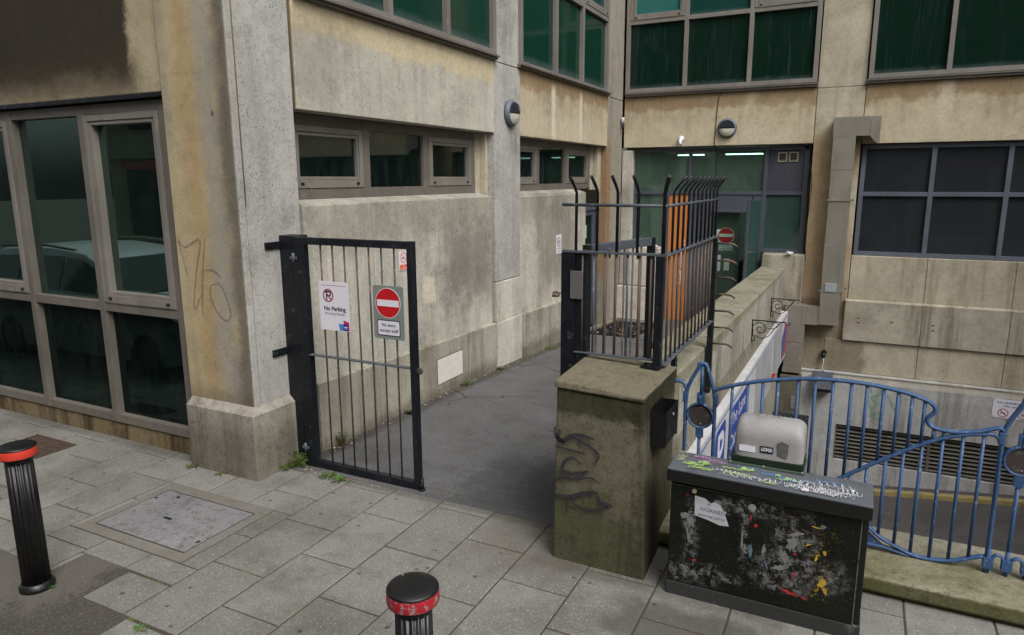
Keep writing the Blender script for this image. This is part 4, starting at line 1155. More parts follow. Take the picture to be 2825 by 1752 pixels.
# latch post and the opened second leaf
lp = thing('latch_post', 'thick navy black post with scraped lock plate beside the pier', 'post', (-1.86, 4.6, 0))
b = B(); b.box(-1.905, -1.80, 4.59, 4.70, -.02, 1.985); b.box(-1.80, -1.71, 4.60, 4.69, .95, 1.985); b.build('post_body', m_navy, lp, bevel=.004)
b = B(); b.box(-1.83, -1.735, 4.576, 4.592, 1.66, 1.86); b.build('lock_plate', paint('scraped_lock_plate', srgb(96, 92, 92), .5, wear=srgb(130, 128, 128), wearamt=.4, bumpy=.3), lp, bevel=.003)
b = B(); b.tube([(-1.915, 4.56, 1.70), (-1.945, 4.55, 1.70), (-1.94, 4.53, 1.68), (-1.905, 4.54, 1.68), (-1.90, 4.56, 1.70)], .01, 8); b.build('padlock_ring', m_rust, lp)
g2 = thing('open_gate_leaf', 'second navy gate leaf standing open behind the concrete pier', 'gate', (-1.78, 4.72, 0))
A2 = Vector((-1.775, 4.73, 0)); E2 = Vector((-1.52, 5.62, 0))
def gl(b, t0, t1, z0, z1, th=.025):
    p0 = A2.lerp(E2, t0); p1 = A2.lerp(E2, t1); n = (E2-A2).cross(Vector((0, 0, 1))).normalized()*th
    k = lambda p, z, s_: p + n*s_ + Vector((0, 0, z))
    b.hexa([k(p0, z0, 1), k(p1, z0, 1), k(p1, z0, -1), k(p0, z0, -1), k(p0, z1, 1), k(p1, z1, 1), k(p1, z1, -1), k(p0, z1, -1)])
b = B(); gl(b, .94, 1.0, .03, 2.03); gl(b, 0, .05, .03, 2.03); b.build('stile', m_navy, g2, bevel=.003)
for q in ((1.965, 2.03), (.03, .09)):
    b = B(); gl(b, .05, .94, q[0], q[1], .023); b.build('leaf_rail', m_navyw, g2, bevel=.003)
for k in range(6):
    p = A2.lerp(E2, .16+.13*k)
    b = B(); b.tube([(p.x, p.y, .06), (p.x, p.y, 1.98)], .0075, 8); b.build('bar', m_rustbar, g2)
b = B(); p = E2 + Vector((.02, .02, 1.12)); b.tube([p, p+Vector((.06, 0, 0))], .03, 10); b.tube([p+Vector((.06, 0, 0)), p+Vector((.07, 0, -.02))], .02, 10); b.build('latch', m_rust, g2)

# open black box on the pier
bx = thing('ash_bin', 'open topped dented black metal bin fixed to the side of the pier', 'bin', (-1.03, 4.4, .82))
b = B()
x0, x1, y0, y1 = -1.092, -.985, 4.10, 4.40
for (a, b1, c_, d_) in ((x0, x0+.006, y0, y1), (x1-.006, x1, y0, y1), (x0, x1, y0, y0+.006), (x0, x1, y1-.006, y1)):
    b.box(a, b1, c_, d_, .84 if d_ < 4.3 or c_ > 4.3 else .86, 1.09 if a < -1.03 and b1 < -1.0 else 1.075)
b.box(x0+.006, x1-.006, y0+.006, y1-.006, .845, .855)
b.build('bin_body', m_black, bx, bevel=.002)
b = B(); b.tube([(-.984, 4.26, 1.02), (-.978, 4.26, 1.02)], .01, 8); b.build('bin_stud', m_alu, bx)

# ================================================================== CABINET
cb = thing('utility_cabinet', 'low black street cabinet with torn stickers and scribbled lid', 'cabinet', (-.37, 4.0, 0))
def mk_cabfront():
    m = M('flyposted_black_paint')
    base = m.mix(m.step(m.noise(3, 4, .6), .3, .7), srgb(12, 16, 12), srgb(22, 25, 18))
    nz = m.noise(20, 9, .8, off=(3, 3, 3))
    zone = None
    for lim in ({'X': (-.88, -.60, .06), 'Z': (.12, .24, .04)}, {'X': (-.60, -.10, .06), 'Z': (.62, .70, .02)}, {'X': (-.38, .08, .06), 'Z': (.26, .40, .08)}, {'X': (-.80, -.73, .03), 'Z': (.2, .62, .05)}, {'X': (-.78, -.48, .04), 'Z': (.16, .22, .015)}, {'X': (-.48, -.43, .015), 'Z': (.28, .66, .05)},
                {'X': (-.32, -.08, .05), 'Z': (.30, .62, .06)}, {'X': (-.9, -.75, .05), 'Z': (.1, .2, .03)}, {'X': (-.62, -.42, .05), 'Z': (.60, .68, .02)}, {'X': (-.4, -.1, .05), 'Z': (.2, .3, .04)}):
        r = m.region(lim, m.noise(14, 4, .6, off=(lim['X'][0]*9, 1, 2)), .10)
        zone = r if zone is None else m.math('MAXIMUM', zone, r)
    tear = m.math('MULTIPLY', m.step(nz, .485, .515), zone)
    tc = m.mix(m.step(m.noise(26, 5, .8, off=(9, 1, 4)), .44, .56), srgb(116, 116, 116), srgb(46, 50, 47))
    col = m.mix(m.math('MULTIPLY', tear, .85), base, tc)
    fl = m.math('MULTIPLY', m.step(m.noise(60, 5, .8), .60, .66), .55)
    col = m.mix(fl, col, srgb(128, 122, 104))
    rd = m.math('MULTIPLY', m.step(m.noise(44, 4, .7, off=(6, 0, 1)), .62, .66), m.math('ADD', zone, .10))
    col = m.mix(m.math('MULTIPLY', rd, .8), col, srgb(116, 36, 36))
    yl = m.math('MULTIPLY', m.step(m.noise(46, 4, .8, off=(1, 6, 1)), .60, .64), m.region({'X': (-.10, .0, .05), 'Z': (.2, .60, .08)}))
    col = m.mix(yl, col, srgb(176, 146, 44))
    m.bump(m.math('ADD', tear, m.math('MULTIPLY', nz, .3)), .5, .002)
    return m.done(col, m.step(tear, 0, 1, .42, .75), spec=.25)
m_cab = mk_cabfront()
m_cabd = paint('black_cabinet_paint', srgb(15, 16, 16), .42, wear=srgb(74, 74, 72), wearamt=.1, wscale=20, bumpy=.15)
m_lid = paint('grey_black_lid', srgb(90, 95, 101), .5, wear=srgb(110, 112, 112), wearamt=.08, wscale=16, bumpy=.15, dirt=srgb(44, 46, 48), dirtamt=.5)
m_basec = paint('cabinet_base_concrete', srgb(46, 48, 47), .8, wear=srgb(96, 94, 88), wearamt=.3, bumpy=.3)
b = B(); b.box(-.895, .165, 3.90, 4.115, .09, .742); b.build('cabinet_body', m_cabd, cb, bevel=.004)
b = B(); b.box(-.885, .135, 3.884, 3.899, .095, .722); b.build('cabinet_door', m_cab, cb, bevel=.003)
b = B(); b.box(-.90, .172, 3.885, 4.12, -.01, .088); b.build('cabinet_base', m_basec, cb, bevel=.006)
b = B()
b.hexa([(-.912, 3.856, .75), (.178, 3.856, .735), (.178, 4.125, .74), (-.912, 4.125, .75), (-.908, 3.848, .830), (.174, 3.848, .812), (.174, 4.125, .83), (-.908, 4.125, .835)])
b.build('lid', [m_lid], cb, bevel=.005)
b = B(); b.poly(Fr((0, 3.852, 0), (1, 0, 0), (0, 0, 1), (0, -1, 0)), [(-.909, .752), (.175, .737), (.1745, .803), (-.909, .821)], -.01, .0065)
b.build('lid_front', m_cabd, cb)
b = B(); b.box(-.884, .134, 3.8825, 3.8845, .716, .7225); b.box(.128, .134, 3.8825, 3.8845, .1, .716); b.build('door_edge', paint('chipped_edge', srgb(92, 92, 88), .6, wear=srgb(30, 32, 30), wearamt=.7, wscale=30), cb)
b = B(); b.tube([(-.427, 3.885, .665), (-.427, 3.874, .665)], .022, 14); b.tube([(-.427, 3.876, .665), (-.427, 3.868, .665)], .011, 10); b.build('lock', m_alu, cb)
b = B(); b.tube([(-.752, 3.886, .70), (-.752, 3.878, .70)], .014, 12); b.build('plug', flat('cream_plug', srgb(176, 172, 136), .7), cb)
FCf = Fr((0, 3.884, 0), (1, 0, 0), (0, 0, 1), (0, -1, 0))
b = B(); b.poly(FCf, [(-.748, .672), (-.69, .664), (-.655, .640), (-.635, .652), (-.60, .640), (-.582, .606), (-.565, .606), (-.572, .585), (-.548, .520), (-.60, .515), (-.66, .532), (-.745, .548)], 0, .0012)
pst = b.build('torn_poster', flat('poster_paper', srgb(178, 178, 184), .7), cb)
text('poster_text', 'WORRIED', FCf, -.645, .592, .024, m_inkg, cb, d=.0016, width=.145, rot=-.03)
text('poster_text', 'ABOUT THE COST OF', FCf, -.65, .553, .014, m_inkg, cb, d=.0016, width=.155, rot=-.05)
text('poster_text', 'A', FCf, -.665, .632, .02, m_inkg, cb, d=.0016)
def blob(cx, cy, rx, ry, n=14, ang=0, sd_=0):
    rnd = random.Random(sd_)
    out = []
    for i in range(n):
        a = 2*PI*i/n
        k = rnd.uniform(.55, 1.2)
        x, y = rx*k*math.cos(a), ry*k*math.sin(a)
        out.append((cx+x*math.cos(ang)-y*math.sin(ang), cy+x*math.sin(ang)+y*math.cos(ang)))
    return out
for (mt, L_) in ((flat('torn_grey_paper', srgb(120, 120, 120), .8, var=.3), [(-.80, .535, .035, .022, .2), (-.765, .50, .03, .045, .1), (-.775, .41, .012, .06, .25), (-.61, .655, .03, .02, 0), (-.47, .46, .008, .075, .02), (-.455, .40, .006, .04, 0), (-.35, .42, .012, .05, -.1), (-.20, .50, .04, .06, -.3), (-.235, .40, .03, .05, .2), (-.26, .335, .06, .018, .35), (-.19, .555, .05, .015, .4), (-.055, .63, .02, .016, 0)]),
                 (flat('torn_yellow_paper', srgb(190, 156, 50), .8, var=.3), [(-.035, .30, .022, .035, -.5), (-.02, .255, .012, .03, .5), (-.075, .44, .007, .03, -.1), (-.035, .48, .012, .018, .2), (-.12, .51, .022, .006, .5), (-.09, .62, .03, .004, -.1)]),
                 (flat('torn_red_paper', srgb(176, 40, 44), .8, var=.3), [(-.40, .56, .012, .012, 0), (-.43, .60, .006, .025, 0), (-.185, .435, .012, .006, 0), (-.18, .31, .010, .012, 0), (-.18, .285, .008, .008, 0), (-.20, .195, .06, .010, -.22), (-.12, .182, .02, .006, -.2), (-.735, .26, .015, .008, 0), (-.79, .665, .012, .003, 0)]),
                 (flat('torn_blue_paper', srgb(90, 116, 128), .8, var=.3), [(-.42, .40, .012, .05, 0), (-.33, .33, .006, .03, .4)])):
    for k, (x, z, rx, rz_, an) in enumerate(L_):
        b = B(); b.poly(FCf, blob(x, z, rx*.85, rz_*.85, 26, an, k), 0, .0008+.0001*k)
        b.build('sticker_remnant', mt, cb)
# writing on the lid
lt = Vector((0, .277, .011)).normalized()
FT = Fr((0, 3.848, .8215), Vector((1.082, 0, -.0155)), lt, Vector((1.082, 0, -.0155)).cross(lt))
def stroke(b, pts, wdt, f, d=.004):
    b.ribbon(f, smooth_pts(pts, 5), wdt, d)
def scrib(b, f, x0, x1, y, h, wdt, n, seed, d=.004):
    r = random.Random(seed)
    pts = []
    N = n*3
    w1, w2, ph = r.uniform(.75, 1.05), r.uniform(.9, 1.4), r.uniform(0, 6)
    st_ = (x1-x0)/n
    for i in range(N+1):
        a = 2*PI*i/3.1
        pts.append((x0+(x1-x0)*i/N + st_*.55*math.cos(a*w1+ph)*r.uniform(.5, 1.1), .9*y + .85*h*math.sin(a*w2*.8+ph)*r.uniform(.35, 1.1)))
    stroke(b, pts, wdt, f, d)
gm = {'lid_graffiti_white': (srgb(196, 196, 200), [(-.66, -.47, .10, .022, 8), (-.47, -.28, .075, .03, 9), (-.27, -.12, .07, .05, 12), (-.12, .02, .055, .04, 14), (-.22, .08, .05, .02, 10), (-.02, .10, .085, .02, 9), (-.14, .0, .09, .03, 11), (-.62, -.40, .06, .03, 7), (-.30, -.05, .14, .05, 9), (.0, .12, .12, .05, 6), (-.12, .08, .18, .04, 6)], .006),
      'lid_graffiti_pink': (srgb(200, 130, 180), [(-.80, -.70, .235, .022, 7), (-.72, -.60, .215, .018, 7), (-.80, -.62, .19, .004, 3)], .005),
      'lid_graffiti_green': (srgb(170, 200, 120), [(-.84, -.72, .11, .025, 16), (-.76, -.70, .16, .03, 9), (-.62, -.5, .15, .02, 12), (-.52, -.46, .17, .03, 8), (-.40, -.30, .04, .012, 12), (-.32, -.18, .13, .02, 12), (-.80, -.66, .07, .03, 18), (-.6, -.45, .09, .02, 14)], .005),
      'lid_graffiti_yellow': (srgb(190, 190, 140), [(-.895, -.84, .27, .03, 6), (-.895, -.83, .20, .035, 7), (-.88, -.84, .15, .03, 5)], .003),
      'lid_graffiti_blue': (srgb(96, 140, 190), [(-.40, -.28, .16, .03, 8), (-.30, -.20, .13, .03, 6), (-.2, -.1, .16, .03, 4), (-.12, .02, .2, .03, 4), (-.55, -.4, .20, .03, 4)], .005)}
for k, (nm, (colr, L_, wdt)) in enumerate(gm.items()):
    mg = flat(nm, colr, .6)
    for q, (x0, x1, y, h, n) in enumerate(L_):
        b = B(); scrib(b, FT, x0, x1, y, h, wdt*.75, n, k*17+q, .0022+.0003*k)
        b.build('lid_graffiti', mg, cb)
for k, (x, y, rx, ry) in enumerate([(-.71, .15, .03, .03), (-.50, .18, .02, .03), (-.455, .18, .018, .03), (-.31, .17, .02, .02), (-.25, .15, .03, .012), (-.79, .13, .03, .015)]):
    b = B(); b.poly(FT, blob(x, y*.9, rx*.8, ry*.7, 22, 0, k+40), .002, .0046+.0001*k); b.build('lid_paint_blot', m_palegreen, cb)
for x, y, q in ((-.16, .03, .02), (.075, .13, .01)):
    b = B(); b.poly(FT, blob(x, y, q, q*.8, 16, 0, 5), .002, .0062); b.build('lid_paint_blot', m_litter, cb)

# hooded aluminium unit on the cabinet
hd = thing('hooded_unit', 'rounded aluminium hood on a dark green base on top of the black cabinet', 'equipment box', (-.38, 4.12, .84))
def hood():
    b = B()
    x0, x1 = -.573, -.192
    yb, yf = 4.26, 4.045
    n = 10
    prof = [(yf, .905), (yf+.004, 1.02)]
    for i in range(n+1):
        a = PI*.5*i/n
        prof.append((yf+.10-.096*math.cos(a), 1.03+.132*math.sin(a)))
    prof += [(yb-.06, 1.16), (yb-.015, 1.14), (yb, 1.10), (yb, .905)]
    rows = []
    m_ = 9
    cr = .055
    xs = [x0, x0+.004, x0+.016, x0+.034, x0+cr, (x0+x1)/2, x1-cr, x1-.034, x1-.016, x1-.004, x1]
    for x in xs:
        e = min(x-x0, x1-x)
        t = 1 if e >= cr else math.sqrt(max(0, 1-((cr-e)/cr)**2))
        sh = cr*(1-t)
        row = []
        for (y, z) in prof:
            zz = z - .02*max(0, (z-.95)/.2) - sh*.9*max(0, (z-1.0)/.16)
            yy = y + (sh*.35 if y < 4.15 else -sh*.35)
            row.append(b.bm.verts.new((x, yy, zz)))
        rows.append(row)
    for i in range(len(rows)-1):
        for j in range(len(prof)-1):
            f = b.bm.faces.new((rows[i][j], rows[i+1][j], rows[i+1][j+1], rows[i][j+1])); f.smooth = True
    b.bm.faces.new(rows[0]); b.bm.faces.new(list(reversed(rows[-1])))
    return b
hb_ = hood()
for v in hb_.bm.verts:
    v.co.z = .882 + (v.co.z-.905)*.96; v.co.y += .045
hb_.build('hood', m_alu, hd)
b = B(); b.box(-.588, -.185, 4.082, 4.30, .842, .884); b.box(-.57, -.20, 4.13, 4.29, -.02, .842); b.build('unit_base', m_dgreen, hd, bevel=.003)
b = B(); b.box(-.594, -.18, 4.064, 4.31, .832, .843); b.build('base_flange', flat('green_flange', srgb(74, 88, 74), .5), hd)
b = B()
for x in (-.588, -.4, -.19): b.tube([(x, 4.072, .843), (x, 4.072, .848)], .006, 8)
b.build('screw', m_alu, hd)
FH = Fr((0, 4.0895, -.023), (1, 0, 0), (0, 0, 1), (0, -1, 0))
b = B(); b.poly(FH, rrect(-.545, -.453, .938, .975, .006), -.001, .0015); b.build('blank_label', m_white, hd)
b = B(); b.fbox(FH, -.427, -.355, .945, .985, -.001, .0015); b.build('sticker', m_ink, hd)
text('sticker_text', 'UON:D', FH, -.391, .965, .021, m_white, hd, d=.002, bold=.001, width=.062)
b = B(); b.poly(FH, [(-.330, .94), (-.333, 1.015), (-.312, 1.03), (-.272, 1.015), (-.275, .95), (-.282, .925)], -.001, .0014); b.build('tape_residue', flat('tape_residue', srgb(96, 94, 90), .8, var=.3), hd)
b = B()
rr = random.Random(4)
for k in range(12):
    b = B()
    x, y = rr.uniform(-.50, -.33), rr.uniform(-.02, .03)
    z = 1.161; yy = 4.145+y
    b.poly(Fr((0, 0, 1.112), (1, 0, 0), (0, 1, 0), (0, 0, 1)), blob(x, yy+.075, rr.uniform(.003, .009), .002, 6, rr.uniform(-.5, .5), k), -.001, .0008)
    b.build('scuff', m_scuff, hd)

# graffiti on the pier front
FP = Fr((0, 3.9405, 0), (1, 0, 0), (0, 0, 1), (0, -1, 0))
def sprayed(name, col, cov=.75):
    m = M(name)
    tr = m.N("ShaderNodeBsdfTransparent"); mx = m.N("ShaderNodeMixShader")
    m.b.inputs['Base Color'].default_value = col; m.b.inputs['Roughness'].default_value = .85
    f = m.math('MULTIPLY', m.step(m.noise(60, 3, .7), .22, .5), cov)
    m.L(f, mx.inputs[0]); m.L(tr.outputs[0], mx.inputs[1]); m.L(m.b.outputs[0], mx.inputs[2]); m.L(mx.outputs[0], m.out.inputs[0])
    return m.m
m_spray = sprayed('purple_spray', srgb(36, 26, 44), .85); m_spray2 = sprayed('grey_spray', srgb(112, 106, 104), .42)
def pxz(px, py):      # sketch units on the pier face -> metres
    return (-1.69 + (px-247)/(790-247)*.62, 1.19 - (py-90)/(1210-90)*1.19 + (px-247)*-.00008)
b = B()
for L_, wdt in (([(270, 330), (275, 380), (310, 410), (360, 370), (420, 345), (500, 350)], .022), ([(300, 340), (290, 395), (330, 415)], .02), ([(275, 455), (360, 455), (450, 455)], .012),
                ([(390, 370), (470, 400), (530, 440), (515, 500)], .014), ([(430, 530), (380, 500), (330, 540), (320, 600), (380, 600), (440, 575), (470, 560)], .018),
                ([(470, 560), (400, 630), (300, 650), (262, 700), (290, 730)], .016), ([(275, 770), (360, 760), (450, 710), (530, 680)], .022), ([(530, 690), (545, 740), (600, 745), (615, 738)], .022),
                ([(365, 760), (400, 800), (460, 815), (540, 790), (590, 755)], .012), ([(420, 630), (480, 600), (545, 615)], .009), ([(345, 870), (350, 770)], .008)):
    stroke(b, [pxz(*p) for p in L_], wdt*1.5, FP, .009)
b.build('graffiti', m_spray, pier)
# faint tag on the pilaster
FQ = Fr((0, 4.03, 0), (1, 0, 0), (0, 0, 1), (0, -1, 0))
def qxz(px, py):
    return (-5.18 + (px-1200)/(1530-1200)*.57, 2.02 - (py-190)/(600-190)*.66)
b = B()
for L_ in ([(1245, 385), (1200, 205), (1240, 235), (1350, 195), (1310, 350), (1265, 565), (1340, 460)], [(1388, 180), (1350, 370), (1322, 600)], [(1365, 350), (1430, 350), (1475, 385)], [(1450, 415), (1400, 430), (1395, 500), (1440, 580), (1490, 605), (1520, 560), (1480, 440), (1440, 410)]):
    stroke(b, [qxz(*p) for p in L_], .020, FQ, .003)
b.build('graffiti', m_spray2, bld)
# faint green tag on the rendered wall
FD = Fr((0, 13.64, 0), (1, 0, 0), (0, 0, 1), (0, -1, 0))
b = B()
for L_ in ([(.42, -1.35), (.38, -1.2), (.50, -1.15), (.55, -1.3), (.4, -1.4), (.52, -1.5), (.4, -1.6)], [(.36, -1.45), (.45, -1.7), (.55, -1.78), (.6, -1.65), (.38, -1.75)], [(.65, -1.3), (.8, -1.6)]):
    stroke(b, L_, .045, FD, .004)
b.build('graffiti', sprayed('green_spray', srgb(110, 170, 140), .45), bld)

# ================================================================== FASCIA SIGN over the car park entrance
fs = thing('car_park_fascia', 'long white car park sign fascia with blue P panel below the parapet', 'sign', (-1.14, 9.3, -.75))
def ztop(y): return .235 - (y-5.2)*.0155
FX = Fr((-1.085, 0, 0), (0, 1, 0), (0, 0, 1), (1, 0, 0))
b = B(); ys = [5.15, 6.45, 9.2, 11.22, 13.45]
for a, c in zip(ys, ys[1:]):
    b.hexa([(-1.199, a+.003, -.66), (-1.085, a+.003, -.66), (-1.085, c-.003, -.74), (-1.199, c-.003, -.74), (-1.199, a+.003, ztop(a)), (-1.085, a+.003, ztop(a)), (-1.085, c-.003, ztop(c)), (-1.199, c-.003, ztop(c))])
m_fas = paint('weathered_white_fascia', srgb(196, 196, 198), .55, wear=srgb(150, 146, 138), wearamt=.1, dirt=srgb(140, 136, 126), dirtamt=.55, bumpy=.05)
m_fasg = paint('grey_fascia_panel', srgb(158, 160, 164), .55, dirt=srgb(132, 130, 126), dirtamt=.5)
m_pblue = paint('faded_blue', srgb(40, 68, 150), .5, wear=srgb(140, 142, 140), wearamt=.05, wscale=20)
b.build('fascia_box', m_fas, fs, bevel=.004)
b = B()
for a, c in ((5.2, 9.2), (9.2, 13.4)):
    b.poly(FX, [(a, ztop(a)-.055), (c, ztop(c)-.055), (c, ztop(c)-.07), (a, ztop(a)-.07)], 0, .0015)
b.build('blue_line', m_pblue, fs)
b = B(); b.poly(FX, rrect(6.50, 7.05, -.56, .10, .08), 0, .0018); b.build('blue_panel', m_pblue, fs)
text('letter_p', 'P', FX, 6.79, -.23, .46, m_white, fs, d=.0022, bold=.012, width=.34)
b = B(); b.poly(FX, [(7.28, -.50), (8.62, -.50), (8.62, .045), (7.28, .075)], 0, .0018); b.build('blue_panel', m_pblue, fs)
text('lettering', 'The Lanes', FX, 7.95, -.08, .17, m_whited, fs, d=.0022, width=1.15)
text('lettering', 'Car Park', FX, 7.88, -.34, .17, m_whited, fs, d=.0022, width=1.0)
text('lettering', 'OPEN 24 HOURS', FX, 7.9, -.58, .07, m_inkg, fs, d=.0022, width=.9)
b = B(); b.poly(FX, [(9.3, -.69), (11.15, -.69), (11.15, ztop(11.15)-.085), (9.3, ztop(9.3)-.085)], 0, .0018); b.poly(FX, [(11.3, -.70), (12.5, -.70), (12.5, ztop(12.5)-.085), (11.3, ztop(11.3)-.085)], 0, .0018); b.build('grey_panel', m_fasg, fs)
b = B(); b.poly(FX, [(11.25, -.52), (11.95, -.69), (11.25, -.69)], .0018, .0036); b.build('red_triangle', m_red, fs)
b = B(); b.poly(FX, [(12.97, -.0), (13.44, -.14), (13.44, -.66), (12.72, -.66)], .0, .0026); b.build('magenta_block', m_mag, fs)
b = B(); b.poly(FX, [(12.95, -.10), (13.30, -.12), (13.20, -.5), (12.72, -.66), (12.58, -.26)], .0, .0036); b.build('blue_block', m_inkb, fs)
# soffit and dark opening beneath the sign
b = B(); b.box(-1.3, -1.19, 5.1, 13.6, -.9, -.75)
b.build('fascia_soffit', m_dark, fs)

# scroll brackets
def bracket(y, ztop_, lab):
    t = thing('scroll_bracket', lab, 'bracket', (-1.2, y, ztop_-.25), 'wrought iron scroll brackets on the parapet')
    f = Fr((-1.2, y, ztop_), (1, 0, 0), (0, 0, 1), (0, -1, 0))
    b = B(); b.tube([f.p(.008, .01), f.p(.008, -.30)], (.008, .008), 4, flatn=nY); b.tube([f.p(0, 0), f.p(.42, -.0)], (.007, .007), 4, flatn=nY); b.build('bracket_arm', m_coil, t)
    b = B()
    sp = []
    for i in range(40):
        a = i/39*2.6*PI; r = .018+.075*(1-i/39)
        sp.append(f.p(.105 - r*math.cos(a+.3), -.11 + r*math.sin(a+.3)))
    b.tube(sp, (.006, .008), 6, flatn=nY)
    b.tube([f.p(*p) for p in smooth_pts([(.02, -.28), (.045, -.27), (.04, -.22), (.018, -.2), (.02, -.12)], 4)], (.006, .008), 6, flatn=nY)
    b.tube([f.p(*p) for p in smooth_pts([(.04, -.2), (.13, -.235), (.21, -.20), (.27, -.12), (.32, -.04), (.36, -.01)], 4)], (.006, .008), 6, flatn=nY)
    b.tube([f.p(*p) for p in smooth_pts([(.19, -.09), (.24, -.10), (.30, -.08), (.34, -.035), (.30, -.015), (.25, -.02)], 4)], (.005, .007), 6, flatn=nY)
    b.tube([f.p(*p) for p in smooth_pts([(.41, .0), (.43, -.025), (.455, -.03), (.465, -.01), (.45, .005)], 4)], (.006, .006), 6, flatn=nY)
    b.build('scroll', m_coil, t)
bracket(11.6, .62, 'wrought iron scroll bracket on the parapet, the farther one near the steel duct')
bracket(9.5, .655, 'wrought iron scroll bracket on the parapet, the nearer one above the white fascia')

# ================================================================== DUCT
du = thing('ventilation_duct', 'boxy galvanised steel duct climbing the back pier beside the dark window', 'duct', (-.36, 13.6, -1.0))
FDu = Fr((0, 13.72, 0), (1, 0, 0), (0, 0, 1), (0, -1, 0))
b = B(); b.fbox(FDu, -.58, -.02, 3.19, 3.51, .0, .24); b.poly(Fr((0, 13.72, 0), (1, 0, 0), (0, 0, 1), (0, -1, 0)), [(-.015, 3.19), (.03, 3.14), (.10, 3.06), (.14, 3.06), (.14, 3.51), (-.015, 3.51)], 0, .22); b.build('duct_hood', m_steel, du, bevel=.003)
b = B()
for z0, z1, e in ((2.63, 3.188, 0), (1.48, 2.628, .004), (.50, 1.478, .0)): b.fbox(FDu, -.57+e, -.22-e, z0, z1, .0, .24-e)
b.build('duct_riser', m_steel, du, bevel=.003)
b = B(); b.fbox(FDu, -.60, -.19, 2.10, 2.125, .0, .25); b.fbox(FDu, -.60, -.19, .50, .525, 0, .25); b.tube([FDu.p(-.62, 2.13, .1), FDu.p(-.60, 2.13, .1)], .03, 8); b.tube([FDu.p(-.19, 2.13, .1), FDu.p(-.17, 2.13, .1)], .03, 8); b.tube([FDu.p(-.19, .57, .1), FDu.p(-.16, .57, .1)], .03, 8); b.build('duct_clamp', m_steel, du)
b = B(); b.fbox(FDu, -.57, -.25, -.10, .498, .0, .245); b.fbox(FDu, -.85, -.572, -.12, .22, 0, .24); b.fbox(FDu, -1.14, -.852, -.12, .22, 0, .235); b.build('duct_elbow', m_steel, du, bevel=.003)
b = B(); b.fbox(FDu, -1.12, -.79, -.47, -.122, .0, .235); b.fbox(FDu, -1.11, -.795, -.95, -.475, .0, .23); b.fbox(FDu, -1.12, -.79, -1.05, -.955, .0, .245); b.build('duct_drop', m_steel, du, bevel=.003)
b = B(); b.fbox(FDu, -.51, -.32, .50, .66, .245, .26); b.build('access_hatch', paint('pale_hatch', srgb(150, 156, 160), .5), du, bevel=.01)
b = B()
for z in (3.47, 3.40, 3.33, 3.26, 3.19, 3.12):
    b.tube([FDu.p(.115, z, .22), FDu.p(.115, z, .225)], .008, 6)
b.build('rivet', m_alu, du)
# lower dark pillar with hatch and tread plate
lpd = thing('lower_pillar', 'dark concrete pillar with small metal hatch below the duct', 'pillar', (-.95, 13.5, -3))
b = B(); b.box(-1.14, -.78, 13.4, 13.72, -3.3, -1.1); b.build('pillar_body', concrete('dark_pillar_concrete', srgb(110, 104, 92), srgb(50, 46, 40), speck=.2, grime=.5, streak=.5), lpd)
b = B(); b.box(-.93, -.77, 13.385, 13.40, -1.72, -1.48); b.build('metal_hatch', paint('rusty_steel_hatch', srgb(120, 118, 114), .5, wear=srgb(110, 66, 44), wearamt=.5), lpd, bevel=.004)
def mk_tread():
    m = M('tread_plate')
    v = m.scaled(m.pos(), 22, 22, 22)
    ck = m.N("ShaderNodeTexChecker"); ck.inputs['Scale'].default_value = 1.0; m.L(v, ck.inputs[0])
    c = m.mix(ck.outputs['Fac'], srgb(52, 54, 60), srgb(84, 88, 96))
    m.bump(ck.outputs['Fac'], .5, .004)
    return m.done(c, .4, .4)
tp = B(); tp.box(-1.5, -.58, 13.15, 13.2, -2.4, -1.745); label(tp.build('tread_plate', mk_tread()), 'dark checker patterned steel plate behind the blue railing', 'metal plate')
# box flue on rendered wall
fl = thing('wall_cowl', 'small grey hooded vent cowl at the top of the rendered lower wall', 'vent', (-.4, 13.6, -1.3))
b = B(); b.poly(Fr((-.57, 0, 0), (0, -1, 0), (0, 0, 1), (-1, 0, 0)), [(-13.64, -1.0), (-13.52, -1.03), (-13.42, -1.28), (-13.46, -1.33), (-13.64, -1.33)], -.32, 0); b.build('cowl', m_slate, fl, bevel=.003)
b = B(); b.fbox(Fr((0, 13.42, 0), (1, 0, 0), (0, 0, 1), (0, -1, 0)), -.56, -.26, -1.335, -1.325, -.2, .01); b.build('cowl_lip', m_coil, fl)

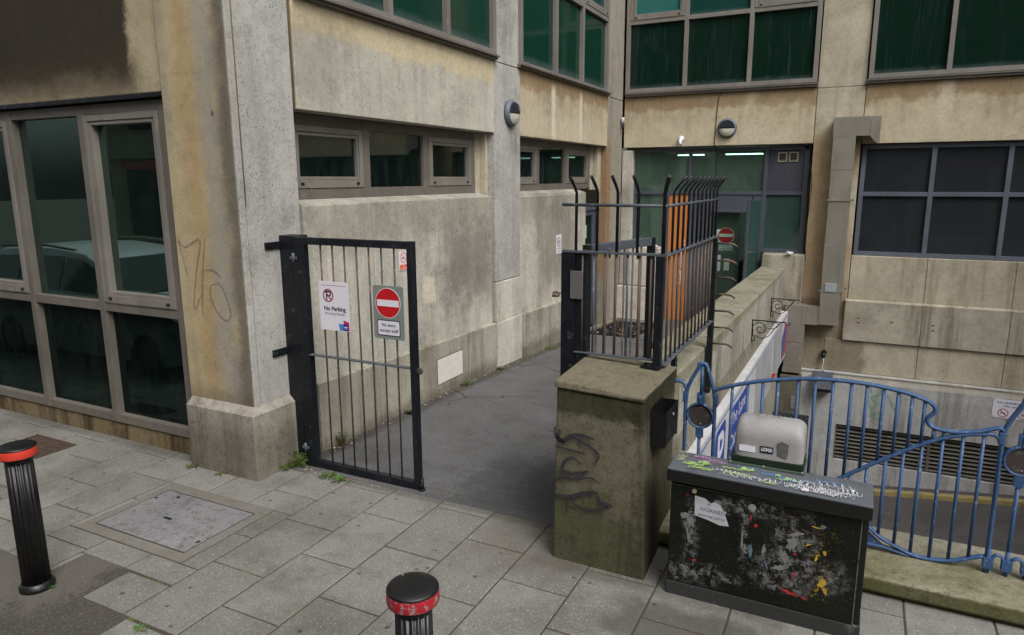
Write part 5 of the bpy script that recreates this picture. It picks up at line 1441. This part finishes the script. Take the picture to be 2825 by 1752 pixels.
# ================================================================== WALL FITTINGS
def bulkhead(f, lab, g):
    t = thing('bulkhead_lamp', lab, 'lamp', tuple(f.o), g)
    b = B(); b.lathe(f, [(.175, 0), (.178, .03), (.165, .06), (.150, .075), (.002, .075)], 36); b.build('lamp_body', m_lampg, t)
    b = B()
    n = 24; R = .135
    pts = [(R*math.cos(PI+PI*i/n), R*math.sin(PI+PI*i/n)-.012) for i in range(n+1)]
    prev = None
    for k, (sc_, dd_) in enumerate(((1, .076), (.8, .095), (.45, .108))):
        row = [b.bm.verts.new(f.p(x*sc_, (y+.012)*sc_-.012, dd_)) for x, y in pts]
        if prev:
            for i in range(n): b.bm.faces.new((prev[i], prev[i+1], row[i+1], row[i])).smooth = True
        prev = row
    b.bm.faces.new(prev)
    b.build('diffuser', m_diff, t)
    b = B(); b.poly(f, [(R*1.05*math.cos(PI*i/n), R*1.05*math.sin(PI*i/n)) for i in range(n+1)], .07, .085); b.build('louvre_back', m_coil, t)
    b = B()
    for q in range(7):
        z = .008 + q*.018
        wv = math.sqrt(max(.0001, (R*1.03)**2-z*z))
        b.hexa([f.p(-wv, z, .085), f.p(wv, z, .085), f.p(wv, z+.004, .112), f.p(-wv, z+.004, .112), f.p(-wv, z+.008, .085), f.p(wv, z+.008, .085), f.p(wv, z+.008, .112), f.p(-wv, z+.008, .112)])
    b.build('louvre_fins', m_lampg, t)
    return t
bulkhead(Fr((-2.39, 13.75, 3.41), (1, 0, 0), (0, 0, 1), (0, -1, 0)), 'round bulkhead lamp on the back wall above the entrance glazing', 'round bulkhead wall lamps')
bulkhead(Fr((-4.42, 8.78, 3.38), (0, -1, 0), (0, 0, 1), (1, 0, 0)), 'round bulkhead lamp on the side pilaster between two green windows', 'round bulkhead wall lamps')
cc = thing('security_camera', 'small white security camera on the back wall above the glazing', 'camera', (-3.24, 13.7, 3.2))
fc = Fr((-3.24, 13.75, 3.24), (1, 0, 0), (0, 0, 1), (0, -1, 0))
b = B(); b.lathe(fc, [(.058, 0), (.058, .03), (.045, .05), (.002, .055)], 20); b.build('camera_mount', m_white, cc)
b = B(); b.tube([fc.p(0, 0, .05), fc.p(.005, -.03, .1)], .025, 10); b.tube([fc.p(.0, -.01, .08), fc.p(.01, -.12, .12)], .035, 12); b.build('camera_head', m_white, cc)
se = thing('wall_sensor', 'small sensor with a white cap on the back corner pilaster', 'sensor', (-4.38, 13.6, 3.5))
b = B(); b.tube([(-4.40, 13.62, 3.62), (-4.36, 13.6, 3.66), (-4.36, 13.6, 3.56)], .03, 10); b.build('sensor_cap', m_whited, se)
b = B(); b.tube([(-4.36, 13.6, 3.56), (-4.36, 13.6, 3.44)], .035, 10, rs=[1, .6]); b.build('sensor_body', m_coil, se)
wp = thing('wall_probe', 'small black fitting with a white lead on the lower back wall', 'fitting', (-.4, 13.7, -.7))
b = B(); b.tube([(-.44, 13.72, -.66), (-.44, 13.66, -.66)], .05, 10); b.tube([(-.44, 13.66, -.66), (-.44, 13.64, -.74)], .035, 10); b.build('fitting_body', m_coil, wp)
b = B(); b.tube([(-.44, 13.64, -.74), (-.43, 13.64, -.85), (-.45, 13.63, -.95), (-.40, 13.62, -1.0)], .010, 6); b.build('lead', m_whited, wp)
b = B(); b.tube(smooth_pts([(-2.53, 13.742, 4.05), (-2.58, 13.738, 3.9), (-2.60, 13.738, 3.5), (-2.61, 13.738, 3.1), (-2.60, 13.9, 3.0), (-2.60, 13.9, 2.25)], 4), .006, 6); label(b.build('hanging_cable', m_coil), 'thin black cable running down past the round lamp on the back wall', 'cable')
b = B(); b.tube(smooth_pts([(-.91, 13.74, 2.7), (-.87, 13.73, 2.4), (-.88, 13.73, 2.0), (-.905, 13.73, 1.5), (-.88, 13.73, 1.0)], 4), .006, 6); label(b.build('wall_cable', m_coil), 'thin dark cable on the back pier left of the steel duct', 'cable')
b = B()
for x, z in ((.07, .03), (.075, -.05), (.60, -.0), (1.225, .0), (1.23, -.09)):
    b.poly(Fr((0, 13.675, 0), (1, 0, 0), (0, 0, 1), (0, -1, 0)), blob(x, z, .03, .02, 12, 0, int(x*10)), -.001, .0015)
b.build('wall_stain', flat('drip_stain', srgb(104, 96, 60), .9), bld)
# no-smoking signs on the side wall
FN = Fr((-4.415, 0, 0), (0, 1, 0), (0, 0, 1), (1, 0, 0))
ns = thing('no_smoking_sign', 'white and orange no smoking sign on the side wall seen beside the gate', 'sign', (-4.41, 6.19, 1.5))
b = B(); b.fbox(FN, 6.11, 6.27, 1.535, 1.742, 0, .004); b.build('sign_plate', m_white, ns)
b = B(); ring_mesh(b, FN, 6.19, 1.675, .058, .048, .004, .0055); b.ribbon(FN, [(6.15, 1.715), (6.23, 1.635)], .009, .0055, taper=False); b.fbox(FN, 6.118, 6.262, 1.542, 1.600, .004, .005); b.build('prohibition_ring', m_orangeS, ns)
text('lettering', 'No', FN, 6.19, 1.584, .016, m_white, ns, d=.0055)
text('lettering', 'smoking', FN, 6.19, 1.560, .016, m_white, ns, d=.0055, width=.1)
b = B(); b.ribbon(FN, [(6.155, 1.665), (6.215, 1.672)], .010, .005, taper=False); b.build('cigarette', m_ink, ns)
ns2 = thing('small_no_smoking_sign', 'small white no smoking notice at the far end of the side wall', 'sign', (-4.41, 10.52, 1.3))
b = B(); b.fbox(FN, 10.42, 10.64, 1.30, 1.61, 0, .004); b.build('sign_plate', m_white, ns2)
b = B(); ring_mesh(b, FN, 10.53, 1.49, .075, .062, .004, .0055); b.ribbon(FN, [(10.485, 1.54), (10.575, 1.44)], .012, .0055, taper=False); b.build('prohibition_ring', m_redd, ns2)
b = B(); b.ribbon(FN, [(10.50, 1.47), (10.56, 1.51)], .02, .005, taper=False); b.build('cigarette', m_ink, ns2)
text('lettering', 'NO SMOKING', FN, 10.53, 1.385, .022, m_ink, ns2, d=.0045, width=.17)
text('lettering', 'It is against the law\nto smoke here', FN, 10.53, 1.34, .010, m_ink, ns2, d=.0045, width=.17)
# skateboarding sign
FK = Fr((0, 13.638, 0), (1, 0, 0), (0, 0, 1), (0, -1, 0))
sk = thing('no_skateboarding_sign', 'white sign reading No skateboarding No cycling on the rendered wall', 'sign', (2.5, 13.63, -1.5))
b = B(); b.fbox(FK, 2.215, 2.80, -1.475, -1.155, 0, .006); b.build('sign_plate', m_white, sk)
text('lettering', 'No skateboarding', FK, 2.51, -1.205, .042, m_inkb, sk, d=.0065, bold=.001, width=.48)
text('lettering', 'No cycling', FK, 2.51, -1.265, .042, m_inkb, sk, d=.0065, bold=.001, width=.28)
b = B()
for u in (2.37, 2.65):
    ring_mesh(b, FK, u, -1.385, .075, .064, .006, .008); b.ribbon(FK, [(u-.05, -1.335), (u+.05, -1.435)], .012, .0085, taper=False)
b.build('prohibition_ring', m_redd, sk)
b = B(); b.fbox(FK, 2.335, 2.405, -1.388, -1.380, .006, .0075); b.poly(FK, disc(2.345, -1.395, .008, 10), .006, .0075); b.poly(FK, disc(2.395, -1.395, .008, 10), .006, .0075)
ring_mesh(b, FK, 2.63, -1.40, .018, .013, .006, .0075, 16); ring_mesh(b, FK, 2.675, -1.40, .018, .013, .006, .0075, 16); b.ribbon(FK, [(2.63, -1.40), (2.645, -1.37), (2.67, -1.37), (2.675, -1.40)], .005, .0078, taper=False)
b.build('pictogram', m_ink, sk)
b = B()
for u, v in ((2.235, -1.172), (2.78, -1.172), (2.235, -1.457), (2.78, -1.457)): b.poly(FK, disc(u, v, .007, 10), .006, .008)
b.build('screw', m_ink, sk)
# pale panel on the plinth
b = B(); FPn = Fr((-4.364, 0, 0), (0, 1, 0), (0, 0, 1), (1, 0, 0)); b.fbox(FPn, 6.73, 7.31, .10, .405, -.004, .004)
pp = label(b.build('wall_patch_panel', flat('pale_panel_face', srgb(212, 208, 200), .8, var=.1)), 'pale square cover panel on the side wall plinth beyond the gate', 'panel')
b = B()
for (a, c_, z0_, z1_) in ((6.722, 6.73, .092, .413), (7.31, 7.318, .092, .413), (6.73, 7.31, .092, .10), (6.73, 7.31, .405, .413)): b.fbox(FPn, a, c_, z0_, z1_, -.004, .003)
WL[pp.name] = pp.location.copy()
b.build('panel_edge', m_coil, pp)

# ================================================================== BOLLARDS
def make_bollard():
    t = thing('bollard', 'fluted black cast iron bollard with a bright red band, tallest in view at left', 'bollard', (-4.46, 2.21, 0), 'black bollards with red bands')
    f = Fr((-4.46, 2.21, 0), (1, 0, 0), (0, 1, 0), (0, 0, 1))
    b = B(); b.lathe(f, [(.078, .015), (.0765, .5), (.074, .845)], 108, flute=.10); b.lathe(f, [(.074, .835), (.072, .86)], 48); b.build('shaft', m_black, t)
    b = B(); b.lathe(f, [(.098, -.005), (.098, .018), (.088, .03), (.082, .045)], 48); b.build('foot_ring', m_black, t)
    b = B(); b.lathe(f, [(.080, .855), (.101, .872), (.103, .876)], 48, close=False); b.lathe(f, [(.1035, .926), (.103, .932), (.098, .938), (.07, .943), (.03, .945), (.001, .9455)], 48); b.build('cap', m_black, t)
    b = B(); b.lathe(f, [(.103, .876), (.1045, .88), (.1045, .922), (.1035, .926)], 48, close=False); b.build('red_band', m_redband, t)
    return t
b1 = make_bollard()
b2 = copy_tree(b1)
b2.location = (-1.462, 2.035, 0); b2['label'] = 'black bollard cap with scuffed dark red band at the bottom centre'
for ch in b2.children:
    if ch.name.startswith('red_band'):
        ch.data = ch.data.copy(); ch.data.materials[0] = m_redworn
# droppings on the caps
for ox, oy, nm in ((-1.462, 2.035, 0),):
    b = B()
    for x, y, r in ((-.005, .02, .009), (.05, .0, .007), (-.075, .04, .004)):
        b.poly(Fr((ox+x, oy+y, .944-.03*abs(x)), (1, 0, 0), (0, 1, 0), (0, 0, 1)), blob(0, 0, r, r*.7, 9, 0, int(r*1000)), -.004, .001)
    q = b.build('paint_fleck', flat('pale_fleck', srgb(180, 176, 150), .7))
    q.parent = b2; q.location = q.location - b2.location

# ================================================================== COVERS AND GRATES
mc = thing('inspection_cover', 'large square concrete filled inspection cover in the paving', 'manhole cover', (-4.45, 3.2, 0))
b = B()
o_, i_ = (-5.02, -3.88, 2.79, 3.63), (-4.935, -3.97, 2.885, 3.525)
b.box(o_[0]+.003, i_[0], o_[2]+.003, o_[3]-.003, -.03, .0005); b.box(i_[1], o_[1]-.003, o_[2]+.003, o_[3]-.003, -.03, .0005)
b.box(i_[0], i_[1], o_[2]+.003, i_[2], -.03, .0005); b.box(i_[0], i_[1], i_[3], o_[3]-.003, -.03, .0005)
b.build('surround', m_coverf, mc)
b = B(); b.box(i_[0], i_[1], i_[2], i_[3], -.03, -.004); b.build('steel_frame', m_coil, mc)
b = B(); b.box(i_[0]+.012, i_[1]-.012, i_[2]+.012, i_[3]-.012, -.03, .001); b.build('cover_infill', m_cover, mc)
b = B(); b.box(-4.55, -4.47, 3.165, 3.19, 0, .0025); b.box(-4.91, -4.88, 3.36, 3.385, 0, .002); b.box(-4.76, -4.73, 3.44, 3.47, 0, .002); b.box(-4.02, -3.995, 3.02, 3.05, 0, .002)
b.build('key_slot', m_coil, mc)
dg_ = thing('drain_grate', 'rusty iron drain grating in the paving below the big windows', 'drain grate', (-6.95, 3.65, 0))
b = B(); b.box(-7.25, -6.62, 3.42, 3.80, -.02, .002); b.build('grate_bed', m_dark, dg_)
b = B()
for i in range(13): b.box(-7.24+i*.05, -7.215+i*.05, 3.43, 3.79, .001, .010)
for j in range(5): b.box(-7.25, -6.62, 3.42+j*.09, 3.435+j*.09, .002, .012)
b.build('grate_bars', m_rust, dg_)
# entrance mat
mt = thing('entrance_mat', 'dark metal mesh mat strewn with cigarette ends by the far door', 'mat', (-3.9, 12.3, -.28))
b = B()
def zmat(y): return az(y)+.004
b.hexa([(-4.25, 11.55, zmat(11.55)-.01), (-3.42, 11.55, zmat(11.55)-.01), (-3.42, 13.2, zmat(13.2)-.01), (-4.25, 13.2, zmat(13.2)-.01), (-4.25, 11.55, zmat(11.55)), (-3.42, 11.55, zmat(11.55)), (-3.42, 13.2, zmat(13.2)), (-4.25, 13.2, zmat(13.2))])
b.build('mat_base', m_dark, mt)
b = B()
for i in range(22): b.tube([(-4.24+i*.039, 11.56, zmat(11.56)+.008), (-4.24+i*.039, 13.19, zmat(13.19)+.008)], .006, 4)
for j in range(30):
    y = 11.57+j*.056; b.tube([(-4.25, y, zmat(y)+.012), (-3.42, y, zmat(y)+.012)], .004, 4)
b.build('mesh', m_coil, mt)
# concrete step strip beside the mat
b = B(); b.hexa([(-4.36, 11.3, az(11.3)-.05), (-4.26, 11.3, az(11.3)-.05), (-4.26, 13.3, az(13.3)-.05), (-4.36, 13.3, az(13.3)-.05), (-4.36, 11.3, az(11.3)+.05), (-4.26, 11.3, az(11.3)+.05), (-4.26, 13.3, az(13.3)+.05), (-4.36, 13.3, az(13.3)+.05)]); b.build('door_step', m_wallplinth, bld)

# ================================================================== WEEDS AND LITTER
def weed(loc, n, r, h, lab, seed, mat=None, wall=None):
    rnd = random.Random(seed)
    t = thing('weed', lab, 'weed', loc, 'weeds in the paving joints')
    b = B(); s_ = B()
    for i in range(n):
        a = rnd.uniform(0, 2*PI); rr_ = r*math.sqrt(rnd.random()); hh = h*rnd.uniform(.25, 1)*(1-.5*rr_/r)
        c = Vector(loc)+Vector((rr_*math.cos(a), rr_*math.sin(a), hh))
        s_.tube([Vector(loc)+Vector((rr_*.2*math.cos(a), rr_*.2*math.sin(a), 0)), c], .0012, 4, caps=False)
        L_ = rnd.uniform(.012, .028); W_ = L_*rnd.uniform(.5, .8)
        u = Vector((math.cos(a+rnd.uniform(-.8, .8)), math.sin(a+rnd.uniform(-.8, .8)), rnd.uniform(-.3, .4))).normalized()
        v = u.cross(Vector((rnd.uniform(-.4, .4), rnd.uniform(-.4, .4), 1))).normalized()
        nn = u.cross(v)
        pts = [c-u*L_*.1, c+u*L_*.3+v*W_*.5+nn*.003, c+u*L_*.8+v*W_*.42, c+u*L_*1.15-nn*.004, c+u*L_*.8-v*W_*.42, c+u*L_*.3-v*W_*.5+nn*.003]
        b.face(pts)
    b.build('leaves', mat or m_leaf, t); s_.build('stems', m_stem, t)
    return t
weed((-4.35, 4.36, .0), 150, .11, .16, 'bushy green weed between the pilaster plinth and the gate post', 1)
weed((-4.40, 4.25, .0), 60, .07, .07, 'low spreading weed against the pilaster plinth corner', 2)
weed((-3.93, 4.30, 0), 45, .07, .035, 'small flat weed in the joint below the gate', 3)
weed((-3.80, 4.27, 0), 40, .06, .03, 'smaller flat weed below the middle of the gate', 4)
weed((-5.15, 3.93, 0), 30, .045, .05, 'tiny weed at the left foot of the pilaster plinth', 5)
weed((-4.8, 3.93, 0), 14, .03, .03, 'tiny weed under the middle of the pilaster plinth', 6)
weed((-4.30, 4.92, -.01), 50, .04, .20, 'upright weed behind the gate at the wall foot', 7, m_leafd)
weed((-4.32, 7.35, -.05), 60, .10, .05, 'low weed at the wall foot by the pale panel', 8)
weed((-4.31, 8.25, -.08), 35, .06, .06, 'small weed at the foot of the middle pilaster', 9)
weed((-4.31, 9.95, -.16), 60, .14, .06, 'far weed at the wall foot near the latch post', 10, m_leafd)
weed((-4.31, 6.05, -.02), 25, .05, .03, 'faint weed at the wall foot seen through the gate', 11, m_leafd)
weed((-3.47, 2.2, 0), 14, .04, .02, 'moss tuft in the paving joint near the asphalt patch', 12)
weed((-4.4, 2.23, 0), 20, .05, .02, 'moss tuft beside the fluted bollard on asphalt', 13)
# leaf litter along the wall foot (stuff)
rnd = random.Random(5)
b = B()
for i in range(260):
    y = 4.75 + (rnd.random()**1.6)*6.0
    x = -4.32 + abs(rnd.gauss(0, .045))
    z = az(y)+.003+rnd.uniform(0, .012)
    a = rnd.uniform(0, 2*PI); L_ = rnd.uniform(.006, .02)
    u = Vector((math.cos(a), math.sin(a), rnd.uniform(-.3, .3)))*L_; v = Vector((-math.sin(a), math.cos(a), rnd.uniform(-.3, .3)))*L_*.5
    c = Vector((x, y, z))
    b.face([c-u, c-v, c+u, c+v], rnd.choice([0, 0, 0, 1, 2, 3]))
for i in range(70):
    x, y = rnd.uniform(-4.36, -3.4), 4.30+abs(rnd.gauss(0, .05)); z = .004+rnd.uniform(0, .004)
    a = rnd.uniform(0, 2*PI); L_ = rnd.uniform(.004, .012)
    u = Vector((math.cos(a), math.sin(a), rnd.uniform(-.2, .2)))*L_; v = Vector((-math.sin(a), math.cos(a), 0))*L_*.5
    c = Vector((x, y, z)); b.face([c-u, c-v, c+u, c+v], rnd.choice([0, 0, 1, 3]))
lt_ = b.build('leaf_litter', [m_dry, m_litter, m_leafd, m_rust]); label(lt_, 'scattered dry leaves and paper scraps along the foot of the side wall', 'litter', kind='stuff')
b = B()
for i in range(90):
    y = rnd.uniform(11.6, 13.1); x = rnd.uniform(-4.2, -3.45); z = zmat(y)+.02
    a = rnd.uniform(0, PI); u = Vector((math.cos(a), math.sin(a), 0))*rnd.uniform(.008, .02); v = Vector((-math.sin(a), math.cos(a), 0))*.005
    c = Vector((x, y, z)); b.face([c-u-v, c+u-v, c+u+v, c-u+v])
label(b.build('cigarette_ends', m_litter), 'cigarette ends scattered on the dark mesh mat', 'litter', kind='stuff')
def crumple(name, loc, r, mat, lab, cat='litter', seed=0):
    rnd = random.Random(seed)
    bm = bmesh.new(); bmesh.ops.create_icosphere(bm, subdivisions=2, radius=1)
    for v in bm.verts:
        k = rnd.uniform(.6, 1.1); v.co = Vector((v.co.x*r[0]*k, v.co.y*r[1]*k, (v.co.z+.9)*r[2]*k))
    me = bpy.data.meshes.new(name); bm.to_mesh(me); bm.free(); me.materials.append(mat)
    o = bpy.data.objects.new(name, me); C.objects.link(o); o.location = loc
    return label(o, lab, cat)
crumple('crumpled_tissue', (-4.20, 11.15, az(11.1)), (.06, .05, .06), m_litter, 'crumpled white tissue on the ground beyond the latch post', seed=1)
crumple('paper_scrap', (-3.62, 13.58, 1.15), (.05, .03, .035), m_litter, 'white paper scrap on the left concrete sill block', seed=2)
crumple('paper_scrap', (-1.15, 13.60, 1.125), (.07, .03, .035), m_litter, 'white torn wrapper on the concrete sill right of the door', seed=3)
crumple('dark_pebble', (-4.27, 6.0, -.02), (.035, .03, .02), m_coil, 'dark lump at the wall foot seen through the gate bars', 'stone', seed=4)
crumple('pink_wrapper', (-3.30, 12.95, az(12.95)), (.07, .02, .012), flat('pink_wrap', srgb(200, 130, 120), .7), 'pinkish wrapper on the ground near the orange panel', seed=5)

# ================================================================== PARKED CAR (seen as a reflection in the street windows)
car = thing('parked_car', 'silver estate car parked by the kerb, reflected in the street windows', 'car', (-9.7, 1.7, -.1))
m_carp = flat('silver_car_paint', srgb(206, 210, 214), .25, .3, var=.02)
m_carg = flat('car_glass', srgb(24, 34, 32), .08, spec=.6)
class FrS(Fr):
    def p(s, u, v, d=0): return Fr.p(s, u*1.1, v*1.12, d*1.06)
FC = FrS((-9.7, 1.7, -.1), (1, 0, 0), (0, 0, 1), (0, -1, 0))
b = B()
side = [(-2.15, .35), (-2.2, .75), (-2.12, 1.0), (-2.0, 1.35), (-1.7, 1.46), (-.6, 1.5), (.1, 1.45), (.35, 1.36), (1.05, .98), (1.7, .88), (2.1, .74), (2.2, .55), (2.15, .3), (1.75, .22), (-1.8, .22)]
def carsec(pts, w0):
    rows = []
    for s_, t in ((-1, .0), (-.93, .75), (-.8, 1), (.8, 1), (.93, .75), (1, 0)):
        row = []
        for (x, z) in pts:
            tum = .0 if z < .95 else (z-.95)*.42
            k = abs(s_)
            yy = (math.copysign(1, s_)*(w0*k - tum)) 
            zz = z if k < .9 else z-.012*(k-.9)*40*(1 if z > .5 else -.3)*.3
            row.append(b.bm.verts.new(FC.p(x, zz, yy)))
        rows.append(row)
    n = len(pts)
    for i in range(len(rows)-1):
        for j in range(n):
            f = b.bm.faces.new((rows[i][j], rows[i+1][j], rows[i+1][(j+1) % n], rows[i][(j+1) % n])); f.smooth = True
    b.bm.faces.new(rows[0]); b.bm.faces.new(list(reversed(rows[-1])))
carsec(side, .86)
b.build('body', m_carp, car, bevel=.02)
for s_ in (1, -1):
    b = B()
    def glq(pts):
        out = [FC.p(x, z, s_*(.862-(z-.95)*.42 if z > .95 else .862)) for x, z in pts]
        b.face(out)
    glq([(-1.9, 1.0), (-1.15, 1.0), (-1.2, 1.38), (-1.72, 1.36)]); glq([(-1.1, 1.0), (-.25, 1.0), (-.28, 1.40), (-1.13, 1.39)]); glq([(-.2, 1.0), (.85, .99), (.35, 1.29), (.1, 1.37), (-.22, 1.39)])
    b.build('side_window', m_carg, car)
    b = B(); b.tube([FC.p(x, z, s_*.70) for x, z in ((-1.6, 1.49), (-.6, 1.53), (.0, 1.49))], .02, 6); b.build('roof_rail', m_steel, car)
    b = B(); b.lathe(Fr(FC.p(.78, 1.02, s_*.93), (1, 0, 0), (0, 0, 1), (0, -1, 0)), [(.05, -.06), (.09, -.03), (.09, .04), (.04, .06)], 14); b.build('mirror', m_carp, car)
    b = B(); b.hexa([FC.p(1.72, .62, s_*.865), FC.p(2.12, .60, s_*.86), FC.p(2.21, .60, s_*.5), FC.p(1.9, .62, s_*.5), FC.p(1.68, .84, s_*.84), FC.p(2.02, .77, s_*.83), FC.p(2.14, .74, s_*.5), FC.p(1.9, .82, s_*.5)]); b.build('headlight', flat('lamp_lens', srgb(150, 156, 150), .1), car)
    for x in (-1.35, 1.38):
        fwh = Fr(FC.p(x, .31, s_*.80), (1, 0, 0), (0, 0, 1), (0, -s_, 0))
        b = B(); b.lathe(fwh, [(.31, -.1), (.315, -.02), (.30, .07), (.2, .075)], 32); wh = b.build('wheel', m_coil, car)
        b = B(); b.lathe(fwh, [(.2, .076), (.18, .06), (.05, .085), (.001, .085)], 20); b.build('rim', m_steel, wh)
b = B(); b.face([FC.p(.40, 1.37, -.64), FC.p(.40, 1.37, .64), FC.p(1.06, 1.0, .78), FC.p(1.06, 1.0, -.78)])
for v in b.bm.verts: v.co += Vector((.012, 0, .012))
b.build('windscreen', m_carg, car)

# ================================================================== FACING BUILDINGS (across the street, plus an added wing; only mirrored in the glass)
m_crm = concrete('cream_stucco', srgb(146, 140, 122), srgb(130, 122, 104), speck=.05, grime=.2, streak=.2)
ob = thing('terrace_building', 'cream stuccoed terrace across the street, mirrored in the windows', 'building', (0, -9, 0))
b = B()
b.box(-26, 18, -9.6, -9.2, -.2, 11.5)
b.build('wall', m_crm, ob)
b = B(); b.box(-26, 18, -9.2, -9.02, 3.3, 3.6); b.box(-26, 18, -9.2, -9.0, 8.1, 8.4); b.build('string_course', m_crm, ob, bevel=.02)
for i in range(14):
    x = -25 + i*3.1
    b = B(); b.box(x, x+1.9, -9.2, -9.14, .5, 2.9); b.build('shop_window', m_carg, ob)
    b = B(); b.box(x+.4, x+1.5, -9.2, -9.12, 4.4, 6.4); b.build('window', m_carg, ob)
    b = B(); b.box(x-.1, x+2.0, -9.2, -9.05, 2.92, 3.22); b.build('shop_fascia', [m_redd, m_slate, m_dgreen][i % 3], ob)
FRt = Fr((9.0, 0, 0), (0, 1, 0), (0, 0, 1), (-1, 0, 0))
ow = thing('added_wing', 'unseen wing added opposite the side wall, mirrored in the glass', 'building', (9.2, 9, 0))  # wing out of view, added to give the glass something to reflect
b = B(); b.fbox(FRt, 4.2, 14.5, -3.5, 4.0, -.3, 0); b.fbox(FRt, 4.2, 14.5, 4.0, 8.5, -.5, -.25)
b.build('wall', m_back, ow)
WL[bld.name] = Vector((-4.42, 9, 0))
window('window', FRt, [4.4, 5.6, 6.8, 8.0, 9.2, 10.4, 11.6, 12.8, 14.0], [4.17, 5.42, 6.6, 8.2], .075, -.06, .045, m_framel, m_green, glass_d=-.02, parent=ow,
       gmats={(i, j): m_greenT for i in range(8) for j in (1, 2)})
